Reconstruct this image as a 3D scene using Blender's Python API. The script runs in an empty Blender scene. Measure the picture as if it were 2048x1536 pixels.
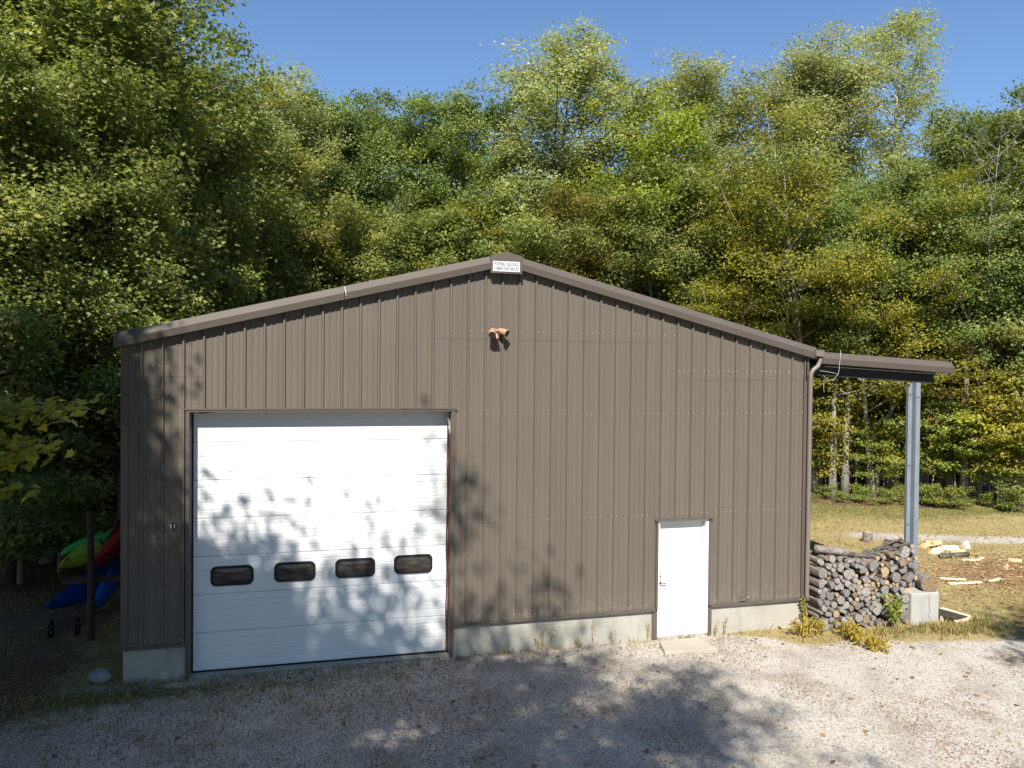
import bpy, math, random
import numpy as np
from mathutils import Vector, Matrix

SC = bpy.context.scene
COL = SC.collection
random.seed(7)

# ------------------------------------------------------------------ camera
FPX = 1537.97                       # focal length in pixels of the 2048 px photograph
CAM = np.array([2.5656, -13.0569, 4.9386])
YAW, PITCH, ROLL = 0.2550, 0.0156, 0.0093
def _axes():
    x = Vector((math.cos(YAW), -math.sin(YAW), 0))
    f = Vector((math.sin(YAW)*math.cos(PITCH), math.cos(YAW)*math.cos(PITCH), -math.sin(PITCH)))
    z = Vector((math.sin(PITCH)*math.sin(YAW), math.sin(PITCH)*math.cos(YAW), math.cos(PITCH)))
    c, s = math.cos(ROLL), math.sin(ROLL)
    return c*x + s*z, -s*x + c*z, f
R_, U_, F_ = _axes()
cd = bpy.data.cameras.new('camera'); cam = bpy.data.objects.new('camera', cd); COL.objects.link(cam)
cd.sensor_width = 36.0; cd.lens = 36.0*FPX/2048; cd.clip_end = 2000; cd.clip_start = 0.1
cam.matrix_world = Matrix(((R_.x, U_.x, -F_.x, CAM[0]), (R_.y, U_.y, -F_.y, CAM[1]),
                           (R_.z, U_.z, -F_.z, CAM[2]), (0, 0, 0, 1)))
SC.camera = cam

# ------------------------------------------------------------------ light
SUN_TRAVEL = Vector((0.34, 0.94, -1.0)).normalized()
SUN_EL = math.asin(-SUN_TRAVEL.z)
SUN_AZ = math.atan2(-SUN_TRAVEL.x, -SUN_TRAVEL.y)      # clockwise from +Y
W = bpy.data.worlds.new('World'); SC.world = W; W.use_nodes = True
wn = W.node_tree; wn.nodes.clear()
sky = wn.nodes.new('ShaderNodeTexSky'); sky.sky_type = 'NISHITA'; sky.sun_disc = False
sky.sun_elevation = SUN_EL; sky.sun_rotation = SUN_AZ
sky.altitude = 300; sky.air_density = 1.0; sky.dust_density = 0.0; sky.ozone_density = 5.5
bg = wn.nodes.new('ShaderNodeBackground'); bg.inputs['Strength'].default_value = 0.093
wo = wn.nodes.new('ShaderNodeOutputWorld')
wn.links.new(sky.outputs[0], bg.inputs['Color']); wn.links.new(bg.outputs[0], wo.inputs['Surface'])
sl = bpy.data.lights.new('sun', 'SUN'); sl.energy = 5.0; sl.angle = math.radians(0.53); sl.color = (1.0, 0.95, 0.86)
so = bpy.data.objects.new('sun', sl); COL.objects.link(so)
so.rotation_euler = SUN_TRAVEL.to_track_quat('-Z', 'Y').to_euler(); so.location = (-10, -25, 30)
SC.view_settings.view_transform = 'Standard'; SC.view_settings.look = 'None'
SC.view_settings.gamma = 1.0; SC.view_settings.use_curve_mapping = False
SC.view_settings.exposure = 0.85
SC.cycles.use_denoising = True
SC.cycles.max_bounces = 6; SC.cycles.diffuse_bounces = 3; SC.cycles.transmission_bounces = 4
SC.cycles.transparent_max_bounces = 4
SC.cycles.sample_clamp_indirect = 4.0

# ------------------------------------------------------------------ helpers
def ray(px, py):
    u, v = (px-1024)/FPX, (py-768)/FPX
    d = R_*u - U_*v + F_
    return np.array(d)
def at_depth(px, py, D): return CAM + ray(px, py)*D
def at_z(px, py, z):
    d = ray(px, py); return CAM + d*((z-CAM[2])/d[2])
def at_y(px, py, y):
    d = ray(px, py); return CAM + d*((y-CAM[1])/d[1])
def ground_at(px, D):
    p = at_depth(px, 745, D); return float(p[0]), float(p[1])

def tag(o, label=None, cat=None, group=None, kind=None):
    if label: o['label'] = label
    if cat: o['category'] = cat
    if group: o['group'] = group
    if kind: o['kind'] = kind
    return o
def empty(name, loc=(0, 0, 0), rz=0.0):
    o = bpy.data.objects.new(name, None); COL.objects.link(o)
    o.location = loc; o.rotation_euler = (0, 0, rz); o.empty_display_size = 0.2
    return o
def link(name, me, parent=None, loc=None):
    o = bpy.data.objects.new(name, me); COL.objects.link(o)
    if parent is not None: o.parent = parent
    if loc is not None: o.location = loc
    return o

class MB:
    """collects shapes, builds ONE mesh object"""
    def __init__(s): s.v = []; s.f = []; s.m = []; s.mi = 0
    def add(s, vs, fs):
        b = len(s.v); s.v += [tuple(map(float, p)) for p in vs]
        for f in fs: s.f.append(tuple(i+b for i in f)); s.m.append(s.mi)
    def box(s, x0, x1, y0, y1, z0, z1):
        s.add([(x0,y0,z0),(x1,y0,z0),(x1,y1,z0),(x0,y1,z0),(x0,y0,z1),(x1,y0,z1),(x1,y1,z1),(x0,y1,z1)],
              [(0,3,2,1),(4,5,6,7),(0,1,5,4),(1,2,6,5),(2,3,7,6),(3,0,4,7)])
    def bar(s, p, q, w, h):
        p, q = Vector(p), Vector(q); d = (q-p).normalized()
        up = Vector((0,0,1)) if abs(d.z) < .95 else Vector((0,1,0))
        a = d.cross(up).normalized()*w/2; b = a.cross(d).normalized()*h/2
        vs = [p-a-b, p+a-b, p+a+b, p-a+b, q-a-b, q+a-b, q+a+b, q-a+b]
        s.add(vs, [(0,1,2,3),(7,6,5,4),(0,4,5,1),(1,5,6,2),(2,6,7,3),(3,7,4,0)])
    def tube(s, pts, rad, n=8, cap=True):
        pts = [Vector(p) for p in pts]; k = len(pts)
        if not hasattr(rad, '__len__'): rad = [rad]*k
        vs = []; ref = None
        for i, p in enumerate(pts):
            d = (pts[min(i+1, k-1)]-pts[max(i-1, 0)]).normalized()
            if ref is None: ref = d.orthogonal().normalized()
            a = (ref - d*ref.dot(d)).normalized(); ref = a; b = d.cross(a)
            for j in range(n):
                t = 2*math.pi*j/n; vs.append(p + (a*math.cos(t)+b*math.sin(t))*rad[i])
        fs = [(i*n+j, i*n+(j+1) % n, (i+1)*n+(j+1) % n, (i+1)*n+j) for i in range(k-1) for j in range(n)]
        if cap: fs += [tuple(range(n-1, -1, -1)), tuple(range((k-1)*n, k*n))]
        s.add(vs, fs)
    def prism_y(s, poly, y0, y1):
        n = len(poly)
        vs = [(x, y0, z) for x, z in poly]+[(x, y1, z) for x, z in poly]
        fs = [tuple(range(n)), tuple(range(2*n-1, n-1, -1))]
        fs += [(i, i+n, (i+1) % n+n, (i+1) % n) for i in range(n)]
        s.add(vs, fs)
    def mesh(s, name, mats, smooth=False):
        me = bpy.data.meshes.new(name); me.from_pydata(s.v, [], s.f)
        for m in (mats if isinstance(mats, (list, tuple)) else [mats]): me.materials.append(m)
        me.polygons.foreach_set('material_index', s.m)
        if smooth: me.polygons.foreach_set('use_smooth', [True]*len(s.f))
        me.update(); return me
    def build(s, name, mats, parent=None, smooth=False, loc=None):
        return link(name, s.mesh(name, mats, smooth), parent, loc)

def np_mesh(name, verts, faces_idx, loop_tot, mats, mat_idx=None, smooth=False):
    me = bpy.data.meshes.new(name)
    nv, nf = len(verts), len(loop_tot)
    me.vertices.add(nv); me.loops.add(len(faces_idx)); me.polygons.add(nf)
    me.vertices.foreach_set('co', np.asarray(verts, np.float32).ravel())
    me.loops.foreach_set('vertex_index', np.asarray(faces_idx, np.int32))
    st = np.concatenate([[0], np.cumsum(loop_tot)[:-1]]).astype(np.int32)
    me.polygons.foreach_set('loop_start', st)
    me.polygons.foreach_set('loop_total', np.asarray(loop_tot, np.int32))
    for m in mats: me.materials.append(m)
    if mat_idx is not None: me.polygons.foreach_set('material_index', np.asarray(mat_idx, np.int32))
    me.polygons.foreach_set('use_smooth', np.full(nf, bool(smooth)))
    me.update(calc_edges=True); return me
def attr(me, name, vals):
    a = me.attributes.new(name, 'FLOAT', 'POINT'); a.data.foreach_set('value', np.asarray(vals, np.float32))

def vnoise(x, y, sc, seed=0):
    """smooth value noise 0..1"""
    x = np.asarray(x)*sc; y = np.asarray(y)*sc
    r = np.random.RandomState(seed).rand(64, 64)
    xi = np.floor(x).astype(int); yi = np.floor(y).astype(int); fx = x-xi; fy = y-yi
    fx = fx*fx*(3-2*fx); fy = fy*fy*(3-2*fy)
    g = lambda a, b: r[a % 64, b % 64]
    return (g(xi,yi)*(1-fx)+g(xi+1,yi)*fx)*(1-fy)+(g(xi,yi+1)*(1-fx)+g(xi+1,yi+1)*fx)*fy
def fnoise(x, y, sc, seed=0): return .55*vnoise(x,y,sc,seed)+.3*vnoise(x,y,sc*2.1,seed+1)+.15*vnoise(x,y,sc*4.3,seed+2)
def sstep(a, b, x): t = np.clip((x-a)/(b-a), 0, 1); return t*t*(3-2*t)

# ------------------------------------------------------------------ materials
class NT:
    def __init__(s, name):
        s.mat = bpy.data.materials.new(name); s.mat.use_nodes = True
        s.t = s.mat.node_tree; s.t.nodes.clear()
        s.out = s.t.nodes.new('ShaderNodeOutputMaterial')
    def n(s, typ, **kw):
        nd = s.t.nodes.new('ShaderNode'+typ)
        for k, v in kw.items():
            if k in nd.inputs: nd.inputs[k].default_value = v
            else: setattr(nd, k, v)
        return nd
    def l(s, a, b): s.t.links.new(a, b)
    def coord(s, which='Object'): return s.n('TexCoord').outputs[which]
    def mapping(s, vec, scale=(1,1,1), loc=(0,0,0)):
        m = s.n('Mapping'); m.inputs['Scale'].default_value = scale; m.inputs['Location'].default_value = loc
        s.l(vec, m.inputs['Vector']); return m.outputs[0]
    def noise(s, vec, scale, detail=4, rough=.55, dist=0):
        n = s.n('TexNoise'); n.inputs['Scale'].default_value = scale; n.inputs['Detail'].default_value = detail
        n.inputs['Roughness'].default_value = rough; n.inputs['Distortion'].default_value = dist
        s.l(vec, n.inputs['Vector']); return n.outputs['Fac']
    def ramp(s, fac, stops):
        r = s.n('ValToRGB'); e = r.color_ramp.elements
        while len(e) < len(stops): e.new(.5)
        for i, (p, c) in enumerate(stops):
            e[i].position = p; e[i].color = (*c, 1) if hasattr(c, '__len__') else (c, c, c, 1)
        s.l(fac, r.inputs[0]); return r.outputs[0]
    def mix(s, fac, a, b, mode='MIX'):
        m = s.n('MixRGB'); m.blend_type = mode
        for i, q in ((0, fac), (1, a), (2, b)):
            if isinstance(q, (int, float)): m.inputs[i].default_value = q
            elif isinstance(q, tuple): m.inputs[i].default_value = (*q, 1)
            else: s.l(q, m.inputs[i])
        return m.outputs[0]
    def math(s, op, a, b=0.0, clamp=False):
        m = s.n('Math'); m.operation = op; m.use_clamp = clamp
        for i, q in ((0, a), (1, b)):
            if isinstance(q, (int, float)): m.inputs[i].default_value = q
            else: s.l(q, m.inputs[i])
        return m.outputs[0]
    def attr(s, name):
        a = s.n('Attribute'); a.attribute_name = name; return a
    def bump(s, h, strength=.3, dist=.01):
        b = s.n('Bump'); b.inputs['Strength'].default_value = strength; b.inputs['Distance'].default_value = dist
        s.l(h, b.inputs['Height']); return b.outputs[0]
    def principled(s, color, rough=.6, spec=.3, metal=0.0, normal=None):
        p = s.n('BsdfPrincipled')
        if isinstance(color, tuple): p.inputs['Base Color'].default_value = (*color, 1)
        else: s.l(color, p.inputs['Base Color'])
        if isinstance(rough, (int, float)): p.inputs['Roughness'].default_value = rough
        else: s.l(rough, p.inputs['Roughness'])
        p.inputs['Specular IOR Level'].default_value = spec; p.inputs['Metallic'].default_value = metal
        if normal is not None: s.l(normal, p.inputs['Normal'])
        s.l(p.outputs[0], s.out.inputs[0]); return p

M = {}
def plain(key, color, rough=.6, spec=.3, metal=0.0, var=.15, scale=3.0, bump=0.0, bscale=40):
    t = NT(key); c = t.coord()
    f = t.noise(c, scale, 5)
    d = tuple(x*(1-var) for x in color); b = tuple(min(1, x*(1+var)) for x in color)
    col = t.ramp(f, [(.3, d), (.7, b)])
    nm = t.bump(t.noise(c, bscale, 3), bump, .01) if bump else None
    t.principled(col, rough, spec, metal, nm); M[key] = t.mat; return t.mat

def siding_mat():
    t = NT('painted_steel_brown'); c = t.coord()
    streak = t.noise(t.mapping(c, (6, 6, .25)), 1.0, 5, .6)
    fine = t.noise(t.mapping(c, (40, 40, 2)), 1.0, 3)
    blot = t.noise(c, .5, 3)
    col = t.mix(t.ramp(streak, [(.35, 0.0), (.7, 1.0)]), (.116, .098, .080), (.133, .114, .095))
    col = t.mix(t.math('MULTIPLY', t.ramp(fine, [(.55, 0.0), (.8, 1.0)]), .18), col, (.158, .138, .117))
    col = t.mix(t.math('MULTIPLY', t.ramp(blot, [(.4, 0.0), (.75, 1.0)]), .3), col, (.108, .091, .074))
    geo = t.n('NewGeometry'); sp = t.n('SeparateXYZ'); t.l(geo.outputs['Position'], sp.inputs[0])
    splash = t.math('MULTIPLY', t.ramp(sp.outputs[2], [(.55, 1.0), (1.0, 0.0)]), t.ramp(t.noise(t.mapping(c, (3, 3, 2)), 3.0, 5, .65), [(.42, 0.0), (.7, .75)]))
    col = t.mix(splash, col, (.20, .175, .14))
    t.principled(col, .46, .35, 0.0, t.bump(t.noise(t.mapping(c, (1.2, 1.2, .5)), 2.2, 3), .25, .012)); M['siding'] = t.mat
siding_mat()
plain('trim', (.098, .082, .069), .42, .4, var=.06, scale=1.5)
plain('downspout', (.165, .140, .128), .4, .4, var=.06)
plain('dark_steel', (.02, .02, .022), .55, .3, var=.3)
plain('white_paint', (.66, .66, .66), .4, .4, var=.02, scale=1.2)
plain('white_frame', (.78, .78, .78), .4, .4, var=.02)
plain('black_rubber', (.015, .015, .016), .6, .3, var=.2)
plain('red_cord', (.10, .035, .025), .7, .2)
plain('rusty_red', (.28, .07, .03), .7, .2)
plain('sign_white', (.60, .60, .61), .4, .4, var=.02)
plain('sign_ink', (.05, .05, .12), .5, .3, var=.05)
plain('lamp_tan', (.38, .23, .15), .5, .35, var=.2, scale=18)
plain('lamp_face', (.05, .04, .035), .3, .5)
plain('dark_chrome', (.16, .165, .18), .35, .5, .7)
plain('chrome', (.42, .43, .46), .3, .5, .8)
plain('screw', (.34, .31, .27), .4, .5, .3)
plain('galvanised', (.25, .29, .335), .45, .5, .35, var=.1, scale=5)
plain('wire', (.5, .48, .44), .6, .3)
plain('rack_wood', (.06, .047, .036), .8, .2, var=.35, scale=9, bump=.4)
plain('stone_grey', (.22, .225, .235), .85, .2, var=.25, scale=6, bump=.6, bscale=14)
for k, c in (('kayak_green', (.02, .33, .05)), ('kayak_lime', (.26, .36, .015)), ('kayak_red', (.30, .012, .018)),
             ('kayak_navy', (.008, .035, .20)), ('kayak_blue', (.01, .10, .42))):
    plain(k, c, .28, .5, var=.12, scale=2)

def door_mat():
    t = NT('overhead_door_steel'); c = t.coord()
    grain = t.noise(t.mapping(c, (1.2, 1, 30)), 2.0, 4)
    dirt = t.noise(t.mapping(c, (.8, 1, .5)), 1.0, 4)
    col = t.mix(t.ramp(dirt, [(.45, 0.0), (.8, .35)]), (.76, .77, .78), (.60, .60, .59))
    t.principled(col, .5, .3); M['door_white'] = t.mat
door_mat()
def concrete_mat(key, a, b, dark):
    t = NT(key); c = t.coord()
    n1 = t.noise(c, 1.6, 6, .6); n2 = t.noise(t.mapping(c, (3, 3, .6)), 1.5, 5, .6); n3 = t.noise(c, 55, 3)
    col = t.mix(t.ramp(n1, [(.3, 0.0), (.7, 1.0)]), a, b)
    col = t.mix(t.ramp(n2, [(.55, 0.0), (.8, .6)]), col, dark)
    col = t.mix(.12, col, t.ramp(n3, [(.3, (.1,.1,.1)), (.7, (.8,.8,.78))]))
    t.principled(col, .9, .2, 0, t.bump(n3, .35, .006)); M[key] = t.mat
concrete_mat('concrete', (.30, .285, .245), (.39, .37, .32), (.17, .165, .145))
concrete_mat('pier_concrete', (.31, .305, .28), (.40, .39, .36), (.15, .15, .14))
concrete_mat('step_concrete', (.33, .29, .23), (.40, .355, .29), (.22, .2, .16))

def pane_mat():
    t = NT('smoked_pane'); c = t.coord()
    n = t.noise(t.mapping(c, (1.5, 1, 9)), 1.6, 3, .5, 1.5)
    col = t.ramp(n, [(.35, (.03, .026, .024)), (.6, (.075, .062, .052)), (.75, (.13, .11, .10))])
    t.principled(col, .22, .5); M['pane'] = t.mat
pane_mat()

def wood_end(key, lo, hi, core):
    t = NT(key); c = t.coord(); sep = t.n('SeparateXYZ'); t.l(c, sep.inputs[0])
    oi = t.n('ObjectInfo')
    r2 = t.math('ADD', t.math('POWER', sep.outputs[0], 2.0), t.math('POWER', sep.outputs[2], 2.0))
    r = t.math('SQRT', r2)
    wob = t.noise(c, 9, 3)
    rings = t.math('SINE', t.math('MULTIPLY', t.math('ADD', r, t.math('MULTIPLY', wob, .03)), 420.0))
    ang = t.math('ARCTAN2', sep.outputs[2], sep.outputs[0])
    crack = t.math('POWER', t.math('ABSOLUTE', t.math('SINE', t.math('ADD', t.math('MULTIPLY', ang, 2.5), t.math('MULTIPLY', oi.outputs['Random'], 30.0)))), 14.0)
    base = t.mix(oi.outputs['Random'], lo, hi)
    base = t.mix(t.math('MULTIPLY', t.math('ADD', rings, 1.0), .16), base, core)
    base = t.mix(t.ramp(t.noise(c, 28, 4), [(.35, 0.0), (.75, .55)]), base, tuple(x*.45 for x in lo))
    base = t.mix(t.math('MULTIPLY', t.math('SUBTRACT', 1.0, crack), 0.0), base, (0.02, .02, .02))
    base = t.mix(t.math('MULTIPLY', crack, .35), base, (.03, .027, .025))
    t.principled(base, .9, .15, 0, t.bump(t.noise(c, 60, 3), .4, .004)); M[key] = t.mat
wood_end('end_grey', (.20, .19, .185), (.40, .375, .355), (.17, .15, .14))
wood_end('end_brown', (.24, .17, .11), (.36, .27, .19), (.16, .10, .06))
wood_end('end_fresh', (.46, .33, .20), (.56, .44, .30), (.30, .19, .10))
def bark_mat(key, a, b, spot=None, sc=(14, 14, 2.5)):
    t = NT(key); c = t.coord()
    n = t.noise(t.mapping(c, sc), 1.0, 5, .65); n2 = t.noise(c, 1.3, 4)
    col = t.ramp(n, [(.35, a), (.65, b)])
    if spot: col = t.mix(t.ramp(n2, [(.5, 0.0), (.62, .8)]), col, spot)
    t.principled(col, .92, .15, 0, t.bump(n, .7, .02)); M[key] = t.mat
bark_mat('bark_log', (.11, .095, .085), (.28, .25, .22), None, (12, 2.5, 12))
bark_mat('bark_dark', (.045, .037, .03), (.13, .11, .09), (.17, .165, .15))
bark_mat('bark_grey', (.15, .135, .115), (.33, .30, .26), (.42, .40, .35))
bark_mat('bark_white', (.30, .30, .27), (.58, .57, .52), (.12, .11, .10))
bark_mat('bark_dead', (.16, .15, .135), (.30, .285, .26), None)
plain('split_wood', (.50, .37, .21), .85, .15, var=.25, scale=12, bump=.3)
plain('split_pale', (.66, .56, .42), .85, .15, var=.15, scale=12, bump=.3)

def leaf_mat(key, dark, mid, light, autumn, aut=.93, trans=.42, spec=.35):
    """per leaf and per spray colour, thin leaf with light coming through"""
    t = NT(key); oi = t.n('ObjectInfo')
    lr = t.attr('leaf').outputs['Fac']; cl = t.attr('spray').outputs['Fac']
    f = t.math('ADD', t.math('MULTIPLY', lr, .45), t.math('MULTIPLY', cl, .55))
    dark, mid, light = [tuple(min(.62, q*g_) for q, g_ in zip(c_, (1.78, 1.66, 1.66))) for c_ in (dark, mid, light)]
    col = t.ramp(f, [(.12, dark), (.5, mid), (.88, light)])
    col = t.mix(t.math('MULTIPLY', t.ramp(cl, [(aut, 0.0), (min(.999, aut+.05), 1.0)]), .75), col, autumn)
    hsv = t.n('HueSaturation'); t.l(col, hsv.inputs['Color'])
    t.l(t.math('ADD', .485, t.math('MULTIPLY', oi.outputs['Random'], .022)), hsv.inputs['Hue'])
    t.l(t.math('ADD', .86, t.math('MULTIPLY', oi.outputs['Random'], .3)), hsv.inputs['Value'])
    col = hsv.outputs[0]
    p = t.n('BsdfPrincipled'); t.l(col, p.inputs['Base Color']); p.inputs['Roughness'].default_value = .45
    p.inputs['Specular IOR Level'].default_value = spec
    tr = t.n('BsdfTranslucent'); t.l(t.mix(1.0, col, (1.3, 1.35, .5), 'MULTIPLY'), tr.inputs['Color'])
    mx = t.n('MixShader'); mx.inputs[0].default_value = trans
    t.l(p.outputs[0], mx.inputs[1]); t.l(tr.outputs[0], mx.inputs[2]); t.l(mx.outputs[0], t.out.inputs[0])
    M[key] = t.mat
leaf_mat('leaf_maple', (.055, .085, .022), (.115, .150, .040), (.215, .235, .060), (.33, .18, .035), .96)
leaf_mat('leaf_oak', (.045, .082, .024), (.095, .140, .040), (.175, .205, .052), (.28, .20, .04), .97)
leaf_mat('leaf_aspen', (.105, .130, .060), (.185, .205, .095), (.29, .295, .150), (.33, .27, .11), .95)
leaf_mat('leaf_beech', (.058, .064, .008), (.120, .124, .013), (.195, .185, .022), (.26, .17, .02), .95)
leaf_mat('leaf_yellow', (.10, .12, .016), (.175, .185, .024), (.26, .24, .032), (.40, .22, .04), .95)
leaf_mat('leaf_orange', (.08, .085, .02), (.16, .12, .03), (.22, .15, .045), (.26, .12, .035), .75)
leaf_mat('leaf_lime', (.075, .10, .016), (.135, .165, .022), (.20, .225, .034), (.26, .20, .04), .95)
leaf_mat('leaf_shrub', (.060, .095, .018), (.125, .165, .030), (.24, .25, .050), (.36, .30, .04), .93)
leaf_mat('leaf_gold', (.15, .14, .02), (.23, .20, .022), (.29, .24, .025), (.5, .25, .03), .9)
leaf_mat('blade', (.060, .062, .018), (.150, .128, .044), (.26, .21, .09), (.28, .21, .10), .9, .2)
leaf_mat('litter', (.075, .048, .026), (.15, .10, .055), (.25, .185, .11), (.22, .10, .04), .85, .1, .2)
leaf_mat('chips', (.14, .085, .04), (.23, .155, .08), (.38, .29, .18), (.34, .23, .11), .9, .0, .2)

# ------------------------------------------------------------------ ground
def gz(x, y):
    x = np.asarray(x, float); y = np.asarray(y, float)
    far = sstep(12, 30, np.hypot(x-6, y-2))
    return -.01 + .035*(fnoise(x, y, .45, 3)-.5) + far*.5*(fnoise(x, y, .07, 9)-.45)
def axis(lo, a, b, hi, fine, n):
    left = a-(a-lo)*(np.linspace(1, 0, n, endpoint=False)**2.2)
    right = b+(hi-b)*(np.linspace(0, 1, n+1)[1:]**2.2)
    return np.concatenate([left, np.arange(a, b, fine), right])
gx = axis(-220, -7, 29, 260, .16, 34); gy = axis(-220, -9, 15, 260, .16, 34)
GX, GY = np.meshgrid(gx, gy); GZ = gz(GX, GY)
nx, ny = len(gx), len(gy)
verts = np.stack([GX, GY, GZ], -1).reshape(-1, 3)
ii = (np.arange(ny-1)[:, None]*nx+np.arange(nx-1)[None, :]).ravel()
faces = np.stack([ii, ii+1, ii+1+nx, ii+nx], -1).ravel()

def ground_material():
    t = NT('yard_ground'); c = t.coord()
    big = t.noise(c, 1.1, 5, .6); mid = t.noise(c, 5, 5, .65); fine = t.noise(c, 26, 4, .7); grit = t.noise(c, 90, 3, .7)
    vor = t.n('TexVoronoi'); vor.inputs['Scale'].default_value = 60; t.l(c, vor.inputs['Vector'])
    pert = t.math('MULTIPLY', t.math('SUBTRACT', t.math('ADD', t.math('MULTIPLY', mid, .55), t.math('MULTIPLY', fine, .45)), .5), 2.0)
    def w(name, gain=.8, lo=.35, hi=.65):
        a = t.math('ADD', t.attr(name).outputs['Fac'], t.math('MULTIPLY', pert, gain))
        return t.ramp(a, [(lo, 0.0), (hi, 1.0)])
    # crushed stone
    stone = t.mix(t.ramp(grit, [(.3, 0.0), (.7, 1.0)]), (.41, .378, .335), (.62, .582, .525))
    stone = t.mix(.35, stone, t.ramp(vor.outputs['Color'], [(.1, (.29, .262, .228)), (.9, (.68, .64, .585))]))
    stone = t.mix(t.ramp(fine, [(.48, 0.0), (.66, .8)]), stone, (.17, .128, .085))
    stone = t.mix(t.ramp(big, [(.46, 0.0), (.66, .45)]), stone, (.20, .165, .125))
    dry = t.mix(t.ramp(fine, [(.3, 0.0), (.7, 1.0)]), (.25, .19, .085), (.43, .35, .175))
    dry = t.mix(t.ramp(mid, [(.45, 0.0), (.7, .7)]), dry, (.24, .215, .08))
    green = t.mix(t.ramp(fine, [(.3, 0.0), (.7, 1.0)]), (.065, .075, .02), (.165, .17, .05))
    chips = t.mix(t.ramp(fine, [(.3, 0.0), (.7, 1.0)]), (.14, .082, .04), (.33, .225, .12))
    floor = t.mix(t.ramp(fine, [(.3, 0.0), (.7, 1.0)]), (.055, .038, .022), (.20, .135, .08))
    floor = t.mix(t.ramp(mid, [(.5, 0.0), (.7, .5)]), floor, (.09, .10, .03))
    col = t.mix(w('gravel'), dry, stone)
    col = t.mix(w('chips'), col, chips)
    col = t.mix(w('green'), col, green)
    col = t.mix(w('floor'), col, floor)
    h = t.math('ADD', t.math('MULTIPLY', fine, .6), t.math('MULTIPLY', grit, .4))
    t.principled(col, .95, .12, 0, t.bump(h, .8, .03)); M['ground'] = t.mat
ground_material()
gme = np_mesh('ground', verts, faces, np.full(len(ii), 4), [M['ground']], smooth=True)
def zones(x, y):
    n = fnoise(x, y, .35, 21)-.5; n2 = fnoise(x, y, .8, 31)-.5
    floor = np.maximum(sstep(-1.0, -2.6, x+n*2.5)*sstep(-3.2, -.6, y+n*2.0), sstep(11.0, 13.0, y+n*3+.25*(x-21)*(x > 21)))
    floor = np.maximum(floor, sstep(27, 31, x+n*3)); floor = np.maximum(floor, sstep(-6, -9, x+n*3))
    front = sstep(.55, -.35, y+n2*1.0+.22*np.clip(x-12.5, 0, 9)+.95*sstep(10.0, 12.0, x)+.35*sstep(9.5, 7, x)*0)
    side = sstep(19.5, 15.5, x+n*2.5+y*.5)
    gravel = front*np.maximum(side, .25)*.95
    lane = np.exp(-((y-(6.6-.35*(x-20)+n*1.5))/.8)**2)*sstep(17.5, 19.5, x)*.8
    lane2 = np.exp(-((y-(3.6-.3*(x-21)+n*1.2))/.45)**2)*sstep(20.5, 22, x)*.6
    gravel = np.maximum(gravel, np.maximum(lane, lane2))
    gravel = gravel - .25*sstep(2.0, -1.5, x)*sstep(-3.4, -1.0, y)
    green = sstep(8.0, 10.5, y+n*2+.3*(x-21)*(x > 21))*.62 + .45*np.exp(-((y+.45)/.35)**2)*sstep(9, 3, x) \
        + .42*sstep(14.2, 15.4, x)*sstep(2.4, -.4, y)*sstep(-2.2, -1.2, y+n) + .52*sstep(3, -3, x)*sstep(-4.0, -1.5, y+n2*2)
    chips = np.exp(-(((x-19.8)/2.6)**2+((y-2.4)/1.7)**2))*.95 + .4*np.exp(-(((x-22.5)/2)**2+((y-1.5)/1.2)**2))
    return gravel, green, chips, floor
zg, zr, zc, zf = zones(GX.ravel(), GY.ravel())
for k, v in (('gravel', zg), ('green', zr), ('chips', zc), ('floor', zf)): attr(gme, k, v)
tag(link('ground', gme), 'pale gravel yard with dry grass and leaf litter', None, None, 'structure')

# ------------------------------------------------------------------ metal building
FT = .3048
B0, B1, BC, BD = -.28, 11.93, 5.82, 18.3
Z0 = .57                                     # underside of the siding
RIDGE = 6.432+Z0; SL = .2462
def zroof(x): return RIDGE-SL*abs(x-BC)
bld = empty('metal_building', (5.8, 0, 0))
tag(bld, 'brown ribbed steel building with white overhead door and low gable roof', 'building')
def bpart(mb, name, mat, parent=None, smooth=False):
    o = mb.build(name, mat, parent or bld, smooth)
    if (parent or bld) is bld: o.location = (-5.8, 0, 0)
    return o

OD = (.70, 4.90, .02, Z0+3.69)               # overhead door opening x0 x1 z0 z1
PD = (8.80, 9.83, .02, Z0+1.635)             # entry door opening
PROF = [(0, .040), (.013, .040), (.028, 0), (.082, 0), (.087, .009), (.113, .009), (.118, 0), (.182, 0), (.187, .009),
        (.213, .009), (.218, 0), (.2768, 0), (.2918, .040)]
def prof_pts(x0, x1):
    """x,height samples of the ribbed sheet between x0 and x1; a rib stands at every whole foot from x=0"""
    pts = []
    k0 = math.floor(x0/FT)-1
    for k in range(k0, math.ceil(x1/FT)+1):
        for dx, h in PROF: pts.append((k*FT+dx, h))
    xs = np.array([p[0] for p in pts]); hs = np.array([p[1] for p in pts])
    inn = [(float(a), float(b)) for a, b in pts if x0+1e-4 < a < x1-1e-4]
    return [(x0, float(np.interp(x0, xs, hs)))]+inn+[(x1, float(np.interp(x1, xs, hs)))]
WY = .022                                    # wall pan plane
def sheet(mb, x0, x1, zb, zt, off=0.0):
    """ribbed sheet strip, zb and zt may be functions of x"""
    zb_ = zb if callable(zb) else (lambda x: zb); zt_ = zt if callable(zt) else (lambda x: zt)
    p = prof_pts(x0, x1); vs = []
    if x0 < BC < x1: p = sorted(p+[(BC, float(np.interp(BC, [q[0] for q in p], [q[1] for q in p])))])
    for x, h in p:
        vs += [(x, WY-h-off, zb_(x)), (x, WY-h-off, zt_(x))]
    mb.add(vs, [(2*i, 2*i+2, 2*i+3, 2*i+1) for i in range(len(p)-1)])
wall_top = lambda x: zroof(x)-.10
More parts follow.
